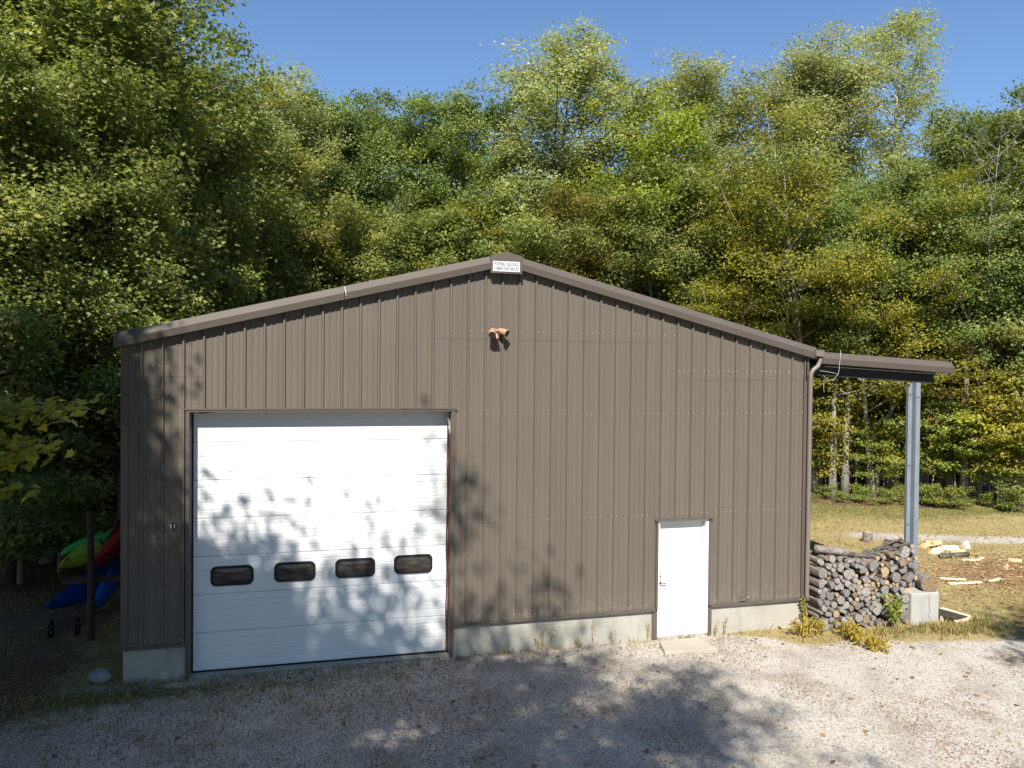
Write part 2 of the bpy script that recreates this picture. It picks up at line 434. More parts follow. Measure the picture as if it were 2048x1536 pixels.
edges = [B0+.02]+[FT*3*i for i in range(0, 14)]+[B1-.02]
LAP_HI, LAP_LO = Z0+4.93, Z0+4.25
for a, b in zip(edges[:-1], edges[1:]):
    if b-a < .02: continue
    mid = (a+b)/2
    lap = None
    if FT*15-.01 <= a and b <= FT*30+.01: lap = LAP_HI
    elif a >= FT*30-.01: lap = LAP_LO
    elif b <= FT*3+.01: lap = LAP_LO
    # split in x where door openings cut through
    cuts = sorted({a, b} | {q for q in (OD[0], OD[1], PD[0], PD[1]) if a < q < b})
    low = MB(); up = MB()
    for x0, x1 in zip(cuts[:-1], cuts[1:]):
        m = (x0+x1)/2
        zb = Z0
        if OD[0] < m < OD[1]: zb = OD[3]
        if PD[0] < m < PD[1]: zb = PD[3]
        if lap: sheet(low, x0, x1, zb, lap+.02); sheet(up, x0, x1, lap, wall_top, .004)
        else: sheet(low, x0, x1, zb, wall_top)
    bpart(low, 'wall_panel', M['siding'])
    if lap: bpart(up, 'wall_panel', M['siding'])
# screws, in rows along the girts
sc_ = MB()
def screw(x, z, y):
    r = .0115
    vs = [(x+r*math.cos(t*math.pi/3), y, z+r*math.sin(t*math.pi/3)) for t in range(6)]+[(x, y-.008, z)]
    sc_.add(vs, [(i, (i+1) % 6, 6) for i in range(6)])
rs = random.Random(3)
for zrow in (Z0+.07, Z0+1.75, Z0+3.62, Z0+5.08, Z0+4.42):
    for k in range(0, 40):
        for dx in ((.05, .15, .255) if k % 3 == 0 else (.05, .255)):
            x = k*FT+dx
            if x > B1-.05: continue
            if OD[0]-.1 < x < OD[1]+.08 and zrow < OD[3]+.1: continue
            if PD[0]-.08 < x < PD[1]+.08 and zrow < PD[3]+.1: continue
            if zrow > wall_top(x)-.15: continue
            if zrow == Z0+4.42 and not (x > FT*30 or x < FT*2): continue
            if zrow == Z0+5.08 and not (FT*15 < x < FT*30): continue
            if rs.random() < .12: continue
            screw(x, zrow+rs.uniform(-.006, .006), WY-.005)
for k in range(3, 16):
    for dx in (.05, .255): screw(k*FT+dx, OD[3]+.035, WY-.001)
o = bpart(sc_, 'screws', M['screw']); o['kind'] = 'stuff'
# concrete foundation, open at the doors
fm = MB()
for x0, x1 in ((B0+.015, OD[0]-.06), (OD[1]+.06, PD[0]-.10), (PD[1]+.09, B1-.02)):
    fm.box(x0, x1, .035, .25, -.25, Z0+.03)
fm.box(B0+.015, B0+.235, .26, BD, -.25, Z0+.03); fm.box(B1-.235, B1-.02, .26, BD, -.25, Z0+.03)
fm.box(B0+.24, B1-.24, BD-.22, BD, -.25, Z0+.03)
fm.box(OD[0]-.05, OD[1]+.05, .03, .6, -.25, .012); fm.box(PD[0]-.09, PD[1]+.08, .03, .5, -.25, .035)
bpart(fm, 'foundation', M['concrete'])
# base flashing under the sheets
for x0, x1 in ((B0, OD[0]-.055), (OD[1]+.055, PD[0]-.05), (PD[1]+.05, B1)):
    m = MB(); m.box(x0, x1, -.018, .03, Z0-.035, Z0-.004); m.box(x0, x1, -.026, -.02, Z0-.040, Z0+.012)
    bpart(m, 'base_flashing', M['trim'])
# side and back walls
for nm, x in (('side_wall', B0), ('side_wall', B1)):
    m = MB(); vs = []; s = -1 if x == B0 else 1
    n = int(BD/.1016)
    for i in range(n+1):
        y = .03+i*(BD-.05)/n; h = .03 if i % 3 == 0 else 0
        vs += [(x-s*(.03-h), y, Z0), (x-s*(.03-h), y, zroof(x)-.06)]
    m.add(vs, [(2*i, 2*i+2, 2*i+3, 2*i+1) for i in range(n)])
    bpart(m, nm, M['siding'])
m = MB(); m.prism_y([(B0+.03, Z0), (B1-.03, Z0), (B1-.03, zroof(B1)-.08), (BC, RIDGE-.08), (B0+.03, zroof(B0)-.08)], BD-.04, BD-.01)
bpart(m, 'back_wall', M['siding'])
# roof slopes
for s in (-1, 1):
    m = MB(); xe = B0-.07 if s < 0 else B1+.10
    n = int(BD/.3048)
    m.add([(BC, -.05, RIDGE-.035), (xe, -.05, zroof(xe)-.035), (xe, BD+.05, zroof(xe)-.035), (BC, BD+.05, RIDGE-.035),
           (BC, -.05, RIDGE-.075), (xe, -.05, zroof(xe)-.075), (xe, BD+.05, zroof(xe)-.075), (BC, BD+.05, RIDGE-.075)],
          [(0,1,2,3),(7,6,5,4),(0,4,5,1),(1,5,6,2),(2,6,7,3),(3,7,4,0)])
    for i in range(1, n):
        y = i*FT
        m.bar((BC, y, RIDGE-.02), (xe, y, zroof(xe)-.02), .04, .03)
    bpart(m, 'roof_slope', M['trim'])
# rake trim with a folded profile (Y, dz)
RP = [(.03, 0.0), (-.05, .004), (-.135, -.115), (-.115, -.225), (-.02, -.235), (-.02, -.215)]
def rake(xa, xb, parent=None):
    m = MB(); k = len(RP)
    vs = [(xa, y, zroof(xa)+dz) for y, dz in RP]+[(xb, y, zroof(xb)+dz) for y, dz in RP]
    m.add(vs, [(i, i+1, k+i+1, k+i) for i in range(k-1)]+[tuple(range(k)), tuple(range(2*k-1, k-1, -1))])
    return bpart(m, 'rake_trim', M['trim'])
xj, xj2 = float(at_y(689, 585, -.13)[0]), 8.2
rake(-.37, xj-.004); rake(xj+.004, BC-.27); rake(BC+.26, xj2-.003); rake(xj2+.003, 12.06)
m = MB(); m.bar((xj, -.10, zroof(xj)-.01), (xj+.02, -.139, zroof(xj)-.115), .012, .006); m.bar((xj+.02, -.139, zroof(xj)-.115), (xj+.03, -.128, zroof(xj)-.16), .010, .006)
bpart(m, 'sealant_bead', M['sign_white'])
# peak box cap
m = MB()
pk = [(BC-.285, RIDGE-.362), (BC+.275, RIDGE-.362), (BC+.275, zroof(BC+.275)+.012), (BC, RIDGE+.014), (BC-.285, zroof(BC-.285)+.012)]
m.prism_y(pk, -.150, -.01)
bpart(m, 'peak_cap', M['trim'])
# corner trims
for x0, x1 in ((B0-.012, B0+.09), (B1-.09, B1+.012)):
    m = MB(); m.box(x0, x1, -.022, .10, Z0-.01, zroof((x0+x1)/2)-.17); bpart(m, 'corner_trim', M['trim'])
# eave gutter and downspout on the lean-to side
m = MB()
gp = [(B1+.06, 5.30), (B1+.20, 5.29), (B1+.245, 5.38), (B1+.245, 5.42), (B1+.225, 5.42), (B1+.19, 5.315), (B1+.075, 5.325), (B1+.075, 5.42), (B1+.055, 5.42)]
m.prism_y(gp, -.16, BD)
m.prism_y([(B1+.062, 5.302), (B1+.20, 5.292), (B1+.243, 5.38), (B1+.243, 5.415), (B1+.06, 5.415)], -.167, -.161)
bpart(m, 'eave_gutter', M['downspout'])
m = MB()
m.tube([(12.135, -.09, 5.31), (12.13, -.09, 5.20), (12.09, -.09, 5.11), (11.985, -.085, 5.03), (11.935, -.085, 4.95), (11.93, -.085, 4.8),
        (11.925, -.085, 2.5), (11.92, -.085, .66), (11.925, -.11, .55)], .044, 10)
ds = bpart(m, 'downspout', M['downspout'], None, True)
for z in (4.6, 2.9, 1.1):
    m = MB(); m.tube([(11.928, -.085, z-.012), (11.928, -.085, z+.012)], .049, 10); m.box(11.93, 11.99, -.05, .0, z-.012, z+.012)
    o = m.build('strap', M['downspout'], ds)

# --- overhead door opening: jambs, head, door sections
m = MB(); m.box(OD[0]-.055, OD[1]+.055, -.022, .012, OD[3]-.004, OD[3]+.045); m.box(OD[0], OD[1], .013, .30, OD[3]-.002, OD[3]+.04)
m.box(OD[0]-.09, OD[1]+.09, -.034, -.023, OD[3]+.030, OD[3]+.052)
bpart(m, 'head_trim', M['trim'])
for x0, x1, xi0, xi1 in ((OD[0]-.055, OD[0], OD[0]-.035, OD[0]+.006), (OD[1], OD[1]+.055, OD[1]-.006, OD[1]+.035)):
    m = MB(); m.box(x0, x1, -.024, .012, .012, OD[3]-.006); m.box(xi0, xi1, .013, .30, .012, OD[3]-.006)
    bpart(m, 'jamb_trim', M['trim'])
DY = .235
odr = empty('overhead_door', (0, 0, 0)); odr.parent = bld; odr.location = (-5.8, 0, 0)
SH = (OD[3]+.12-.035)/7
for i in range(7):
    m = MB(); z0 = .035+i*SH; z1 = z0+SH-.006
    zt = z1
    # face with shallow horizontal grooves
    rows = [(0, .002), (.010, -.004)]
    for g in range(1, 5):
        gz_ = SH*g/5
        rows += [(gz_-.014, -.004), (gz_, .0005), (gz_+.014, -.004)]
    rows += [(SH-.016, -.004), (SH-.006, .002)]
    vs = []
    for dz, dy in rows: vs += [(OD[0]+.028, DY+dy, z0+dz), (OD[1]-.008, DY+dy, z0+dz)]
    k = len(rows)
    m.add(vs, [(2*j, 2*j+1, 2*j+3, 2*j+2) for j in range(k-1)])
    m.box(OD[0]+.028, OD[1]-.008, DY+.004, DY+.05, z0, z1)
    m.build('door_section', M['door_white'], odr)
m = MB(); m.box(OD[0]+.03, OD[1]-.01, DY+.052, DY+.06, .04, OD[3]+.1); m.build('backing', M['stone_grey'], odr)
m = MB(); m.box(OD[0]+.008, OD[1]-.008, DY-.014, DY+.045, .013, .040); m.build('bottom_seal', M['black_rubber'], odr)
m = MB(); m.box(OD[0]+.007, OD[0]+.030, DY-.03, DY-.004, .036, OD[3]-.01)
m.tube([(OD[0]+.03, DY-.012, OD[3]-.012), (OD[0]+.16, DY-.014, OD[3]-.03), (OD[0]+.34, DY-.012, OD[3]-.012)], .012, 6)
m.build('weather_strip', M['black_rubber'], odr)
# loose brown strip hanging at the right jamb
rr = random.Random(5)
for dx, zt in ((-.030, OD[3]-.22), (.0, OD[3]-.30)):
    m = MB(); pts = []
    n = 16
    for j in range(n+1):
        z = zt+(.08-zt)*j/n; pts.append((OD[1]-.02+dx+rr.uniform(-.007, .007), .10+rr.uniform(-.01, .01), z))
    m.tube(pts, .012, 6); m.build('loose_strip', M['red_cord'], odr)
m = MB()
for a, b in (((OD[1]-.05, .10, OD[3]-.12), (OD[1]-.02, .09, OD[3]-.32)), ((OD[1]-.015, .09, OD[3]-.16), (OD[1]-.02, .09, OD[3]-.40)), ((OD[1]-.0, .085, OD[3]-.20), (OD[1]-.012, .085, OD[3]-.38))):
    m.tube([a, ((a[0]+b[0])/2+.01, a[1], (a[2]+b[2])/2), b], .005, 5)
m.build('frayed_end', M['wire'], odr)
def rrect(x0, x1, z0, z1, r, n=6):
    pts = []
    for cx, cz, a0 in ((x1-r, z1-r, 0), (x0+r, z1-r, 90), (x0+r, z0+r, 180), (x1-r, z0+r, 270)):
        for j in range(n+1):
            a = math.radians(a0+90*j/n); pts.append((cx+r*math.cos(a), cz+r*math.sin(a)))
    return pts
for (ax, ay, bx, by) in ((422, 1132, 507, 1170), (549, 1124, 631, 1162), (671, 1117, 750, 1154), (789, 1109, 864, 1146)):
    p = at_y((ax+bx)/2, (ay+by)/2, DY); xc = p[0]; zc = p[2]
    w = .335; h = .165
    outer = rrect(xc-w, xc+w, zc-h, zc+h, .095); inner = rrect(xc-w+.042, xc+w-.042, zc-h+.042, zc+h-.042, .065)
    k = len(outer); m = MB()
    vs = [(x, DY-.006, z) for x, z in outer]+[(x, DY-.026, z) for x, z in rrect(xc-w+.008, xc+w-.008, zc-h+.008, zc+h-.008, .09)]+[(x, DY-.024, z) for x, z in inner]+[(x, DY-.007, z) for x, z in inner]
    m.add(vs, [(r*k+j, r*k+(j+1) % k, (r+1)*k+(j+1) % k, (r+1)*k+j) for r in range(3) for j in range(k)])
    m.build('window_frame', M['black_rubber'], odr)
    m = MB()   # slightly domed pane
    rings = []
    for q, dy in ((1.0, .0), (.75, -.006), (.4, -.010)):
        rings.append([(xc+(x-xc)*q, DY-.010+dy, zc+(z-zc)*q) for x, z in inner])
    vs = [v for r in rings for v in r]+[(xc, DY-.021, zc)]
    m.add(vs, [(r*k+j, r*k+(j+1) % k, (r+1)*k+(j+1) % k, (r+1)*k+j) for r in range(2) for j in range(k)]+[(2*k+j, 2*k+(j+1) % k, 3*k) for j in range(k)])
    m.build('window_pane', M['pane'], odr, True)
# --- entry door
PY = .12
pw = MB()
pw.box(PD[0], PD[0]+.03, .0, .19, .035, PD[3]-.002); pw.box(PD[1]-.045, PD[1], .0, .19, .035, PD[3]-.002); pw.box(PD[0]+.031, PD[1]-.046, .0, .19, PD[3]-.04, PD[3]-.002)
pw.box(PD[0]+.031, PD[1]-.046, .03, .19, .036, .062)
pw.box(PD[1]-.062, PD[1]-.046, PY-.02, PY+.02, .064, PD[3]-.045)
fr = bpart(pw, 'entry_frame', M['white_frame'])
m = MB(); m.box(PD[1]-.0645, PD[1]-.0625, PY-.001, PY+.03, .072, PD[3]-.048); m.box(PD[0]+.034, PD[1]-.065, PY+.01, PY+.03, PD[3]-.0475, PD[3]-.041); m.build('door_gasket', M['black_rubber'], fr)
for hz_ in (.28, 1.05, 1.85):
    m = MB(); m.tube([(PD[1]-.064, PY-.008, hz_-.05), (PD[1]-.064, PY-.008, hz_+.05)], .009, 8); m.build('hinge', M['chrome'], fr)
m = MB(); m.box(PD[0]+.034, PD[1]-.065, PY, PY+.045, .072, PD[3]-.048)
ed = bpart(m, 'entry_door', M['white_paint'])
m = MB(); hx = PD[0]+.095; hz = 1.02
m.tube([(hx, PY, hz), (hx, PY-.012, hz)], .032, 14); m.tube([(hx, PY-.01, hz), (hx, PY-.06, hz)], .012, 8)
m.tube([(hx-.005, PY-.06, hz), (hx+.11, PY-.058, hz-.004)], .010, 8)
m.build('lever_handle', M['dark_chrome'], ed, True)
m = MB(); m.tube([(hx, PY, hz+.13), (hx, PY-.02, hz+.13)], .024, 12); m.build('deadbolt', M['chrome'], ed, True)
for x0, x1 in ((PD[0]-.045, PD[0]-.002), (PD[1]+.002, PD[1]+.045)):
    m = MB(); m.box(x0, x1, -.022, .034, Z0-.002, PD[3]-.01); bpart(m, 'jamb_trim', M['trim'])
for x0, x1 in ((PD[0]-.098, PD[0]-.003), (PD[1]+.003, PD[1]+.088)):
    m = MB(); m.box(x0, x1, .004, .20, .0, Z0-.042); bpart(m, 'lower_jamb_plate', M['trim'])
m = MB(); m.box(PD[0]-.07, PD[1]+.07, -.045, .010, PD[3]+.0, PD[3]+.035); bpart(m, 'head_trim', M['trim'])
# torn sheet corner beside the entry door, keypad and white nick
p = at_y(1487, 1192, -.02)
m = MB(); m.add([(p[0]-.13, -.014, Z0+.03), (p[0]+.10, -.014, Z0+.03), (p[0]+.10, -.045, Z0+.15), (p[0]-.01, -.05, Z0+.115)], [(0, 1, 2, 3)])
bpart(m, 'bent_flap', M['downspout'])
m = MB(); m.add([(p[0]+.05, -.052, Z0+.08), (p[0]+.10, -.052, Z0+.07), (p[0]+.11, -.054, Z0+.15), (p[0]+.065, -.056, Z0+.14)], [(0, 1, 2, 3)])
bpart(m, 'bare_metal_tear', M['chrome'])
p = at_y(346, 1051, -.02)
m = MB(); m.box(p[0]-.035, p[0]+.035, -.05, -.012, p[2]-.045, p[2]+.045); kp = bpart(m, 'wall_switch', M['black_rubber'])
for xa, xb in ((-.033, -.02), (.018, .033)):
    m = MB(); m.box(xa, xb, -.053, -.0505, -.035, .03); o = m.build('switch_plate', M['sign_white'], kp); o.location = (p[0], 0, p[2])

# --- sign under the peak
sp = at_y(1008, 525, -.155)
sg = empty('building_sign', (BC-.01, -.152, RIDGE-.362))
tag(sg, 'small white sign with dark lettering under the roof peak', 'sign')
m = MB(); m.box(-.238, .238, -.008, 0.0, .03, .205); m.build('plate', M['sign_white'], sg)
for txt, z, wid, hgt in (('POWERBILT BUILDINGS', .128, .43, .06), ('1-800-547-8335', .050, .43, .06)):
    cu = bpy.data.curves.new('lettering', 'FONT'); cu.body = txt; cu.align_x = 'CENTER'; cu.size = 1.0; cu.offset = .012
    to = bpy.data.objects.new('tmp', cu); COL.objects.link(to)
    dg = bpy.context.evaluated_depsgraph_get()
    me = bpy.data.meshes.new_from_object(to.evaluated_get(dg)); bpy.data.objects.remove(to)
    co = np.zeros(len(me.vertices)*3, np.float32); me.vertices.foreach_get('co', co); co = co.reshape(-1, 3)
    co[:, 0] -= (co[:, 0].max()+co[:, 0].min())/2; sx = wid/np.ptp(co[:, 0]); sy = hgt/np.ptp(co[:, 1])
    out = np.stack([co[:, 0]*sx, np.full(len(co), -.0095), (co[:, 1]-co[:, 1].min())*sy+z], -1)
    me.vertices.foreach_set('co', out.ravel().astype(np.float32)); me.materials.clear(); me.materials.append(M['sign_ink']); me.update()
    me.name = 'lettering'; link('lettering', me, sg)

# --- twin floodlight
fp = at_y(990, 665, 0.0)
fl = empty('floodlight', (float(fp[0]), -.01, float(fp[2])))
tag(fl, 'twin headed tan floodlight mounted high on the brown siding', 'floodlight')
m = MB(); m.tube([(0, .0, 0), (0, -.035, 0)], .062, 14); m.tube([(0, -.03, 0), (0, -.075, .0)], .045, 12); m.build('base', M['lamp_tan'], fl, True)
m = MB(); m.tube([(-.06, -.07, .03), (.06, -.07, .03)], .026, 8); m.build('bracket', M['lamp_tan'], fl, True)
for s, tip in ((-1, (-.105, -.215, -.045)), (1, (.165, -.19, -.02))):
    a = Vector((s*.06, -.075, .035)); b = Vector(tip); d = b-a
    m = MB(); m.tube([a-d*.12, a, a+d*.25, a+d*.85, b], [.03, .045, .052, .066, .068], 14); h = m.build('lamp_head', M['lamp_tan'], fl, True)
    m = MB(); m.tube([b-d*.01, b+d*.012], .056, 14); m.build('lens', M['lamp_face'], h)
m = MB(); m.tube([(0, -.08, -.04), (.0, -.13, -.075)], .03, 10); m.tube([(.0, -.125, -.07), (.0, -.16, -.12)], [.034, .03], 10); m.build('motion_sensor', M['lamp_tan'], fl, True)

# ------------------------------------------------------------------ lean-to
lt = empty('lean_to', (13.6, 0, 0)); tag(lt, 'brown lean-to roof on a galvanised post beside the building', 'lean-to')
def lpart(mb, name, mat, smooth=False):
    o = mb.build(name, mat, lt, smooth); o.location = (-13.6, 0, 0); return o
lz = lambda x: 5.385-.0515*(x-12.18)
def lrake(xa, xb):
    m = MB(); k = len(RP); pr = [(y+.02, dz) for y, dz in RP]
    vs = [(xa, y, lz(xa)+dz) for y, dz in pr]+[(xb, y, lz(xb)+dz) for y, dz in pr]
    m.add(vs, [(i, i+1, k+i+1, k+i) for i in range(k-1)]+[tuple(range(k)), tuple(range(2*k-1, k-1, -1))]); return m
lpart(lrake(12.19, 15.29), 'rake_trim', M['trim'])
m = MB()
m.add([(11.97, .02, lz(11.97)-.03), (15.27, .02, lz(15.27)-.03), (15.27, BD, lz(15.27)-.03), (11.97, BD, lz(11.97)-.03),
       (11.97, .02, lz(11.97)-.06), (15.27, .02, lz(15.27)-.06), (15.27, BD, lz(15.27)-.06), (11.97, BD, lz(11.97)-.06)],
      [(0,1,2,3),(7,6,5,4),(0,4,5,1),(1,5,6,2),(2,6,7,3),(3,7,4,0)])
lpart(m, 'roof_sheet', M['trim'])
for yb in (.14, 6.2, 12.2, 18.0):
    m = MB()
    for s0, s1, dz0, dz1 in ((0, .02, -.28, -.46),):
        vs = []
        for x in (11.97, 15.02):
            for y, dz in ((yb-.06, -.235), (yb+.06, -.235), (yb+.06, -.255), (yb+.008, -.255), (yb+.008, -.435), (yb+.06, -.435), (yb+.06, -.455), (yb-.06, -.455), (yb-.06, -.435), (yb-.008, -.435), (yb-.008, -.255), (yb-.06, -.255)):
                vs.append((x, y, lz(x)+dz))
        m.add(vs, [(i, (i+1) % 12, 12+(i+1) % 12, 12+i) for i in range(12)]+[tuple(range(11, -1, -1)), tuple(range(12, 24))])
    lpart(m, 'rafter_beam', M['dark_steel'])
for x in (12.6, 13.7, 14.8):
    m = MB(); m.box(x-.03, x+.03, .06, BD-.1, lz(x)-.225, lz(x)-.07); lpart(m, 'purlin', M['dark_steel'])
m = MB(); m.tube([(12.28, -.02, lz(12.28)-.275), (15.18, -.02, lz(15.18)-.262)], .007, 6)
lpart(m, 'conduit', M['wire'])
m = MB()
m.tube([(12.56, -.13, lz(12.56)+.06), (12.54, -.15, lz(12.5)-.1), (12.52, -.14, 5.0), (12.50, -.13, 4.93)], .004, 5)
m.tube([(12.15, -.06, 5.02), (12.32, -.10, 5.0), (12.50, -.13, 4.96), (12.44, -.12, 4.86), (12.30, -.10, 4.83), (12.22, -.08, 4.93)], .004, 5)
m.tube([(12.24, -.08, 4.86), (12.235, -.07, 4.7), (12.25, -.07, 4.6)], .0035, 5)
lpart(m, 'loose_wire', M['wire'])
PX = 14.42
for yb in (.12, 6.2, 12.2, 18.0):
    m = MB(); zb = .62 if yb < 1 else .0
    m.box(PX+.030, PX+.135, yb-.14, yb-.128, zb, 4.80); m.box(PX+.030, PX+.042, yb-.127, yb+.0, zb, 4.80)
    m.box(PX-.085, PX-.005, yb-.06, yb-.048, zb, 4.72); m.box(PX-.085, PX-.073, yb-.047, yb+.0, zb, 4.72); m.box(PX-.02, PX+.029, yb-.03, yb+.0, zb, 4.78)
    po = lpart(m, 'post', M['galvanised'])
    if yb < 1:
        m = MB()
        for z in (4.55, 3.1, 1.9, 1.35):
            for dx in (-.06, -.03): m.tube([(PX+dx, yb-.061, z), (PX+dx, yb-.072, z)], .010, 6)
        for dx in (.06, .10): m.tube([(PX+dx, yb-.14, 4.5), (PX+dx, yb-.15, 4.5)], .010, 6)
        m.build('bolts', M['dark_steel'], po)['kind'] = 'stuff'
m = MB()
x0, x1, zt, b = float(at_y(1826, 1200, -.42)[0]), float(at_y(1881, 1200, -.42)[0]), .62, .045
pl = [(x0+b, -.42), (x1-b, -.42), (x1, -.42+b), (x1, .40-b), (x1-b, .40), (x0+b, .40), (x0, .40-b), (x0, -.42+b)]
vs = [(x, y, -.2) for x, y in pl]+[(x, y, zt-.02) for x, y in pl]+[(x0+(x-x0)*.97+.012, y*.97, zt) for x, y in pl]
m.add(vs, [(r*8+i, r*8+(i+1) % 8, (r+1)*8+(i+1) % 8, (r+1)*8+i) for r in range(2) for i in range(8)]+[tuple(range(16, 24))])
pier = lpart(m, 'concrete_pier', M['pier_concrete'])
m = MB(); zz = .56; xx = (x0+x1)/2+.05; rr = random.Random(11)
while zz > .02:
    z2 = zz-rr.uniform(.03, .07); x2 = xx+rr.uniform(-.05, .045)
    m.add([(xx-.004, -.4235, zz), (xx+.005, -.4235, zz), (x2+.005, -.4235, z2), (x2-.004, -.4235, z2)], [(0, 3, 2, 1)]); zz, xx = z2, x2
m.build('crack', M['black_rubber'], pier)

# ------------------------------------------------------------------ entry step, stone
st = MB()
c4 = [at_z(1318, 1281, .05), at_z(1398, 1274, .05), at_z(1437, 1297, .05), at_z(1330, 1304, .05)]
vs = [(p[0], min(p[1], -.03), -.05) for p in c4]+[(p[0], min(p[1], -.03), .048) for p in c4]
st.add(vs, [(3,2,1,0),(4,5,6,7),(0,1,5,4),(1,2,6,5),(2,3,7,6),(3,0,4,7)])
bm_o = st.build('door_step', M['step_concrete']); tag(bm_o, 'thin weathered concrete slab at the white entry door', 'step')
bv = bm_o.modifiers.new('bevel', 'BEVEL'); bv.width = .012; bv.segments = 2

def boulder(name, loc, sx, sy, sz, seed, mat):
    r = np.random.RandomState(seed); n, k = 12, 8; m = MB(); vs = []
    for i in range(k+1):
        ph = math.pi*i/k
        for j in range(n):
            th = 2*math.pi*j/n
            q = 1+.12*math.sin(2*th+seed)+.10*math.cos(3*th+2*ph)+r.uniform(-.04, .04)
            vs.append((sx*q*math.sin(ph)*math.cos(th), sy*q*math.sin(ph)*math.sin(th), sz*q*math.cos(ph)))
    m.add(vs, [(i*n+j, (i+1)*n+j, (i+1)*n+(j+1) % n, i*n+(j+1) % n) for i in range(k) for j in range(n)])
    return m.build(name, mat, None, True, loc)
p = at_z(201, 1362, 0.0)
tag(boulder('stone', (p[0], p[1], .06), .18, .15, .13, 3, M['stone_grey']), 'rounded grey stone in the grass by the foundation corner', 'stone')

# ------------------------------------------------------------------ wood pile
rng = np.random.RandomState(12)
XL, XR = 12.0, 14.32
circ = []
def prof(x): return float(np.interp(x, [12.0, 12.4, 12.8, 13.2, 13.6, 14.0, 14.32], [1.42, 1.46, 1.36, 1.32, 1.46, 1.55, 1.58]))
def drop(r):
    """lowest resting place for a new circle of radius r"""
    best = None
    xs = rng.uniform(XL+r, XR-r, 46)
    C = np.array(circ) if circ else np.zeros((0, 3))
    for x in xs:
        z = r
        if len(C):
            dx = np.abs(C[:, 0]-x); R = C[:, 2]+r+.002; k = dx < R
            if k.any(): z = max(z, (C[k, 1]+np.sqrt(R[k]**2-dx[k]**2)).max())
        if z+r*.6 > prof(x): continue
        if best is None or z < best[1]: best = (x, z)
    return best
fails = 0
while fails < 14 and len(circ) < 285:
    lead = drop(.06)
    if lead is None: fails += 1; continue
    small = lead[1] > .72 and lead[0] > 13.05 and rng.rand() < .92
    r = rng.uniform(.026, .05) if small else float(np.clip(rng.lognormal(math.log(.063), .40), .034, .135))
    q = drop(r)
    if q is None: fails += 1; continue
    circ.append((q[0], q[1], r))
for i, (x, z, r) in enumerate(circ):
    small = r < .052 and z > .68 and x > 12.95
    kind = rng.choice(['round', 'half', 'wedge', 'wedge']) if r > .062 else 'round'
    n = 12; th = np.linspace(0, 2*math.pi, n, endpoint=False)+rng.rand()*6
    rad = np.full(n, r)*(1+rng.uniform(-.08, .03, n))
    if kind == 'half': rad = np.where(np.cos(th-th[0]) > .35, r*.42/np.maximum(np.cos(th-th[0]), .42), rad)
    if kind == 'wedge': rad = np.where(np.cos(th-th[0]) > .1, r*.45/np.maximum(np.cos(th-th[0]-.8), .5), rad); rad = np.minimum(rad, r)
    L = rng.uniform(.42, .56); y0 = -.30+rng.uniform(-.05, .07)+(.05 if small else 0); y1 = y0+L
    ax, az = rng.uniform(-.012, .012, 2)
    cx, cz = np.cos(th)*rad, np.sin(th)*rad
    vs = [(a, y0+rng.uniform(-.006, .006), b) for a, b in zip(cx, cz)]+[(a*.99, y1, b*.99) for a, b in zip(cx, cz)]+[(0, y0-.004, 0), (0, y1+.004, 0)]
    vs = [(a, b-(y0+y1)/2, c) for a, b, c in vs]
    m = MB(); m.mi = 0; m.add(vs, [(j, (j+1) % n, n+(j+1) % n, n+j) for j in range(n)])
    m2 = len(m.f)
    for j in range(n): m.f.append((2*n, (j+1) % n, j)); m.m.append(1); m.f.append((2*n+1, n+j, n+(j+1) % n)); m.m.append(1)
    u = rng.rand()
    if small: em = 'end_fresh' if u < .5 else 'end_brown' if u < .8 else 'end_grey'
    else: em = 'end_grey' if u < .80 else 'end_brown' if u < .95 else 'end_fresh'
    o = m.build('firewood_log', [M['bark_log'], M[em]], None, False, (x, (y0+y1)/2, z)); o.rotation_euler = (az, 0, ax)
    if small: tag(o, 'thin firewood branch high on the pile beside the galvanised post', 'log', 'thin branches on top of the wood pile')
    elif em == 'end_grey': tag(o, 'grey weathered firewood log stacked between downspout and concrete pier', 'log', 'grey logs in the wood pile')
    else: tag(o, 'brown faced firewood log among the grey ones in the stack', 'log', 'brown logs in the wood pile')
def lying_log(name, a, b, r, mats, label, cat, group=None, n=10, kink=.02, seed=1):
    rr = random.Random(seed); a = Vector(a); b = Vector(b); m = MB(); d = b-a
    pts = [a+d*t+Vector((rr.uniform(-kink, kink), rr.uniform(-kink, kink), rr.uniform(-kink/2, kink/2))) for t in (0, .3, .65, 1)]
    c = (a+b)/2; pts = [p-c for p in pts]
    m.tube(pts, [r, r*.97, r*.93, r*.9], n, cap=False)
    k0 = len(m.f); m.mi = 1; nv = len(m.v)
    m.f += [tuple(range(n-1, -1, -1)), tuple(range(nv-n, nv))]; m.m += [1, 1]
    o = m.build(name, mats, None, True, c); tag(o, label, cat, group); return o
topz = lambda x: max([z+math.sqrt(max(r*r-(x-cx)**2, 0)) for cx, z, r in circ if abs(cx-x) < r] or [1.3])
LG = [M['bark_log'], M['end_grey']]; LB = [M['bark_dark'], M['end_brown']]
lying_log('firewood_log', (12.10, -.05, topz(12.2)+.10), (12.62, -.36, topz(12.5)+.07), .085, LG, 'thick grey log lying across the top of the pile by the downspout', 'log', seed=2)
lying_log('firewood_log', (12.74, .02, topz(12.8)+.06), (13.28, -.2, topz(13.2)+.05), .05, LB, 'slim brown log lying along the dip of the pile', 'log', seed=3)
lying_log('branch', (13.25, -.02, topz(13.3)+.05), (13.9, -.20, topz(13.8)+.05), .022, LB, 'dark stick lying on the crest of the wood pile', 'branch', 'sticks on the wood pile', seed=4)
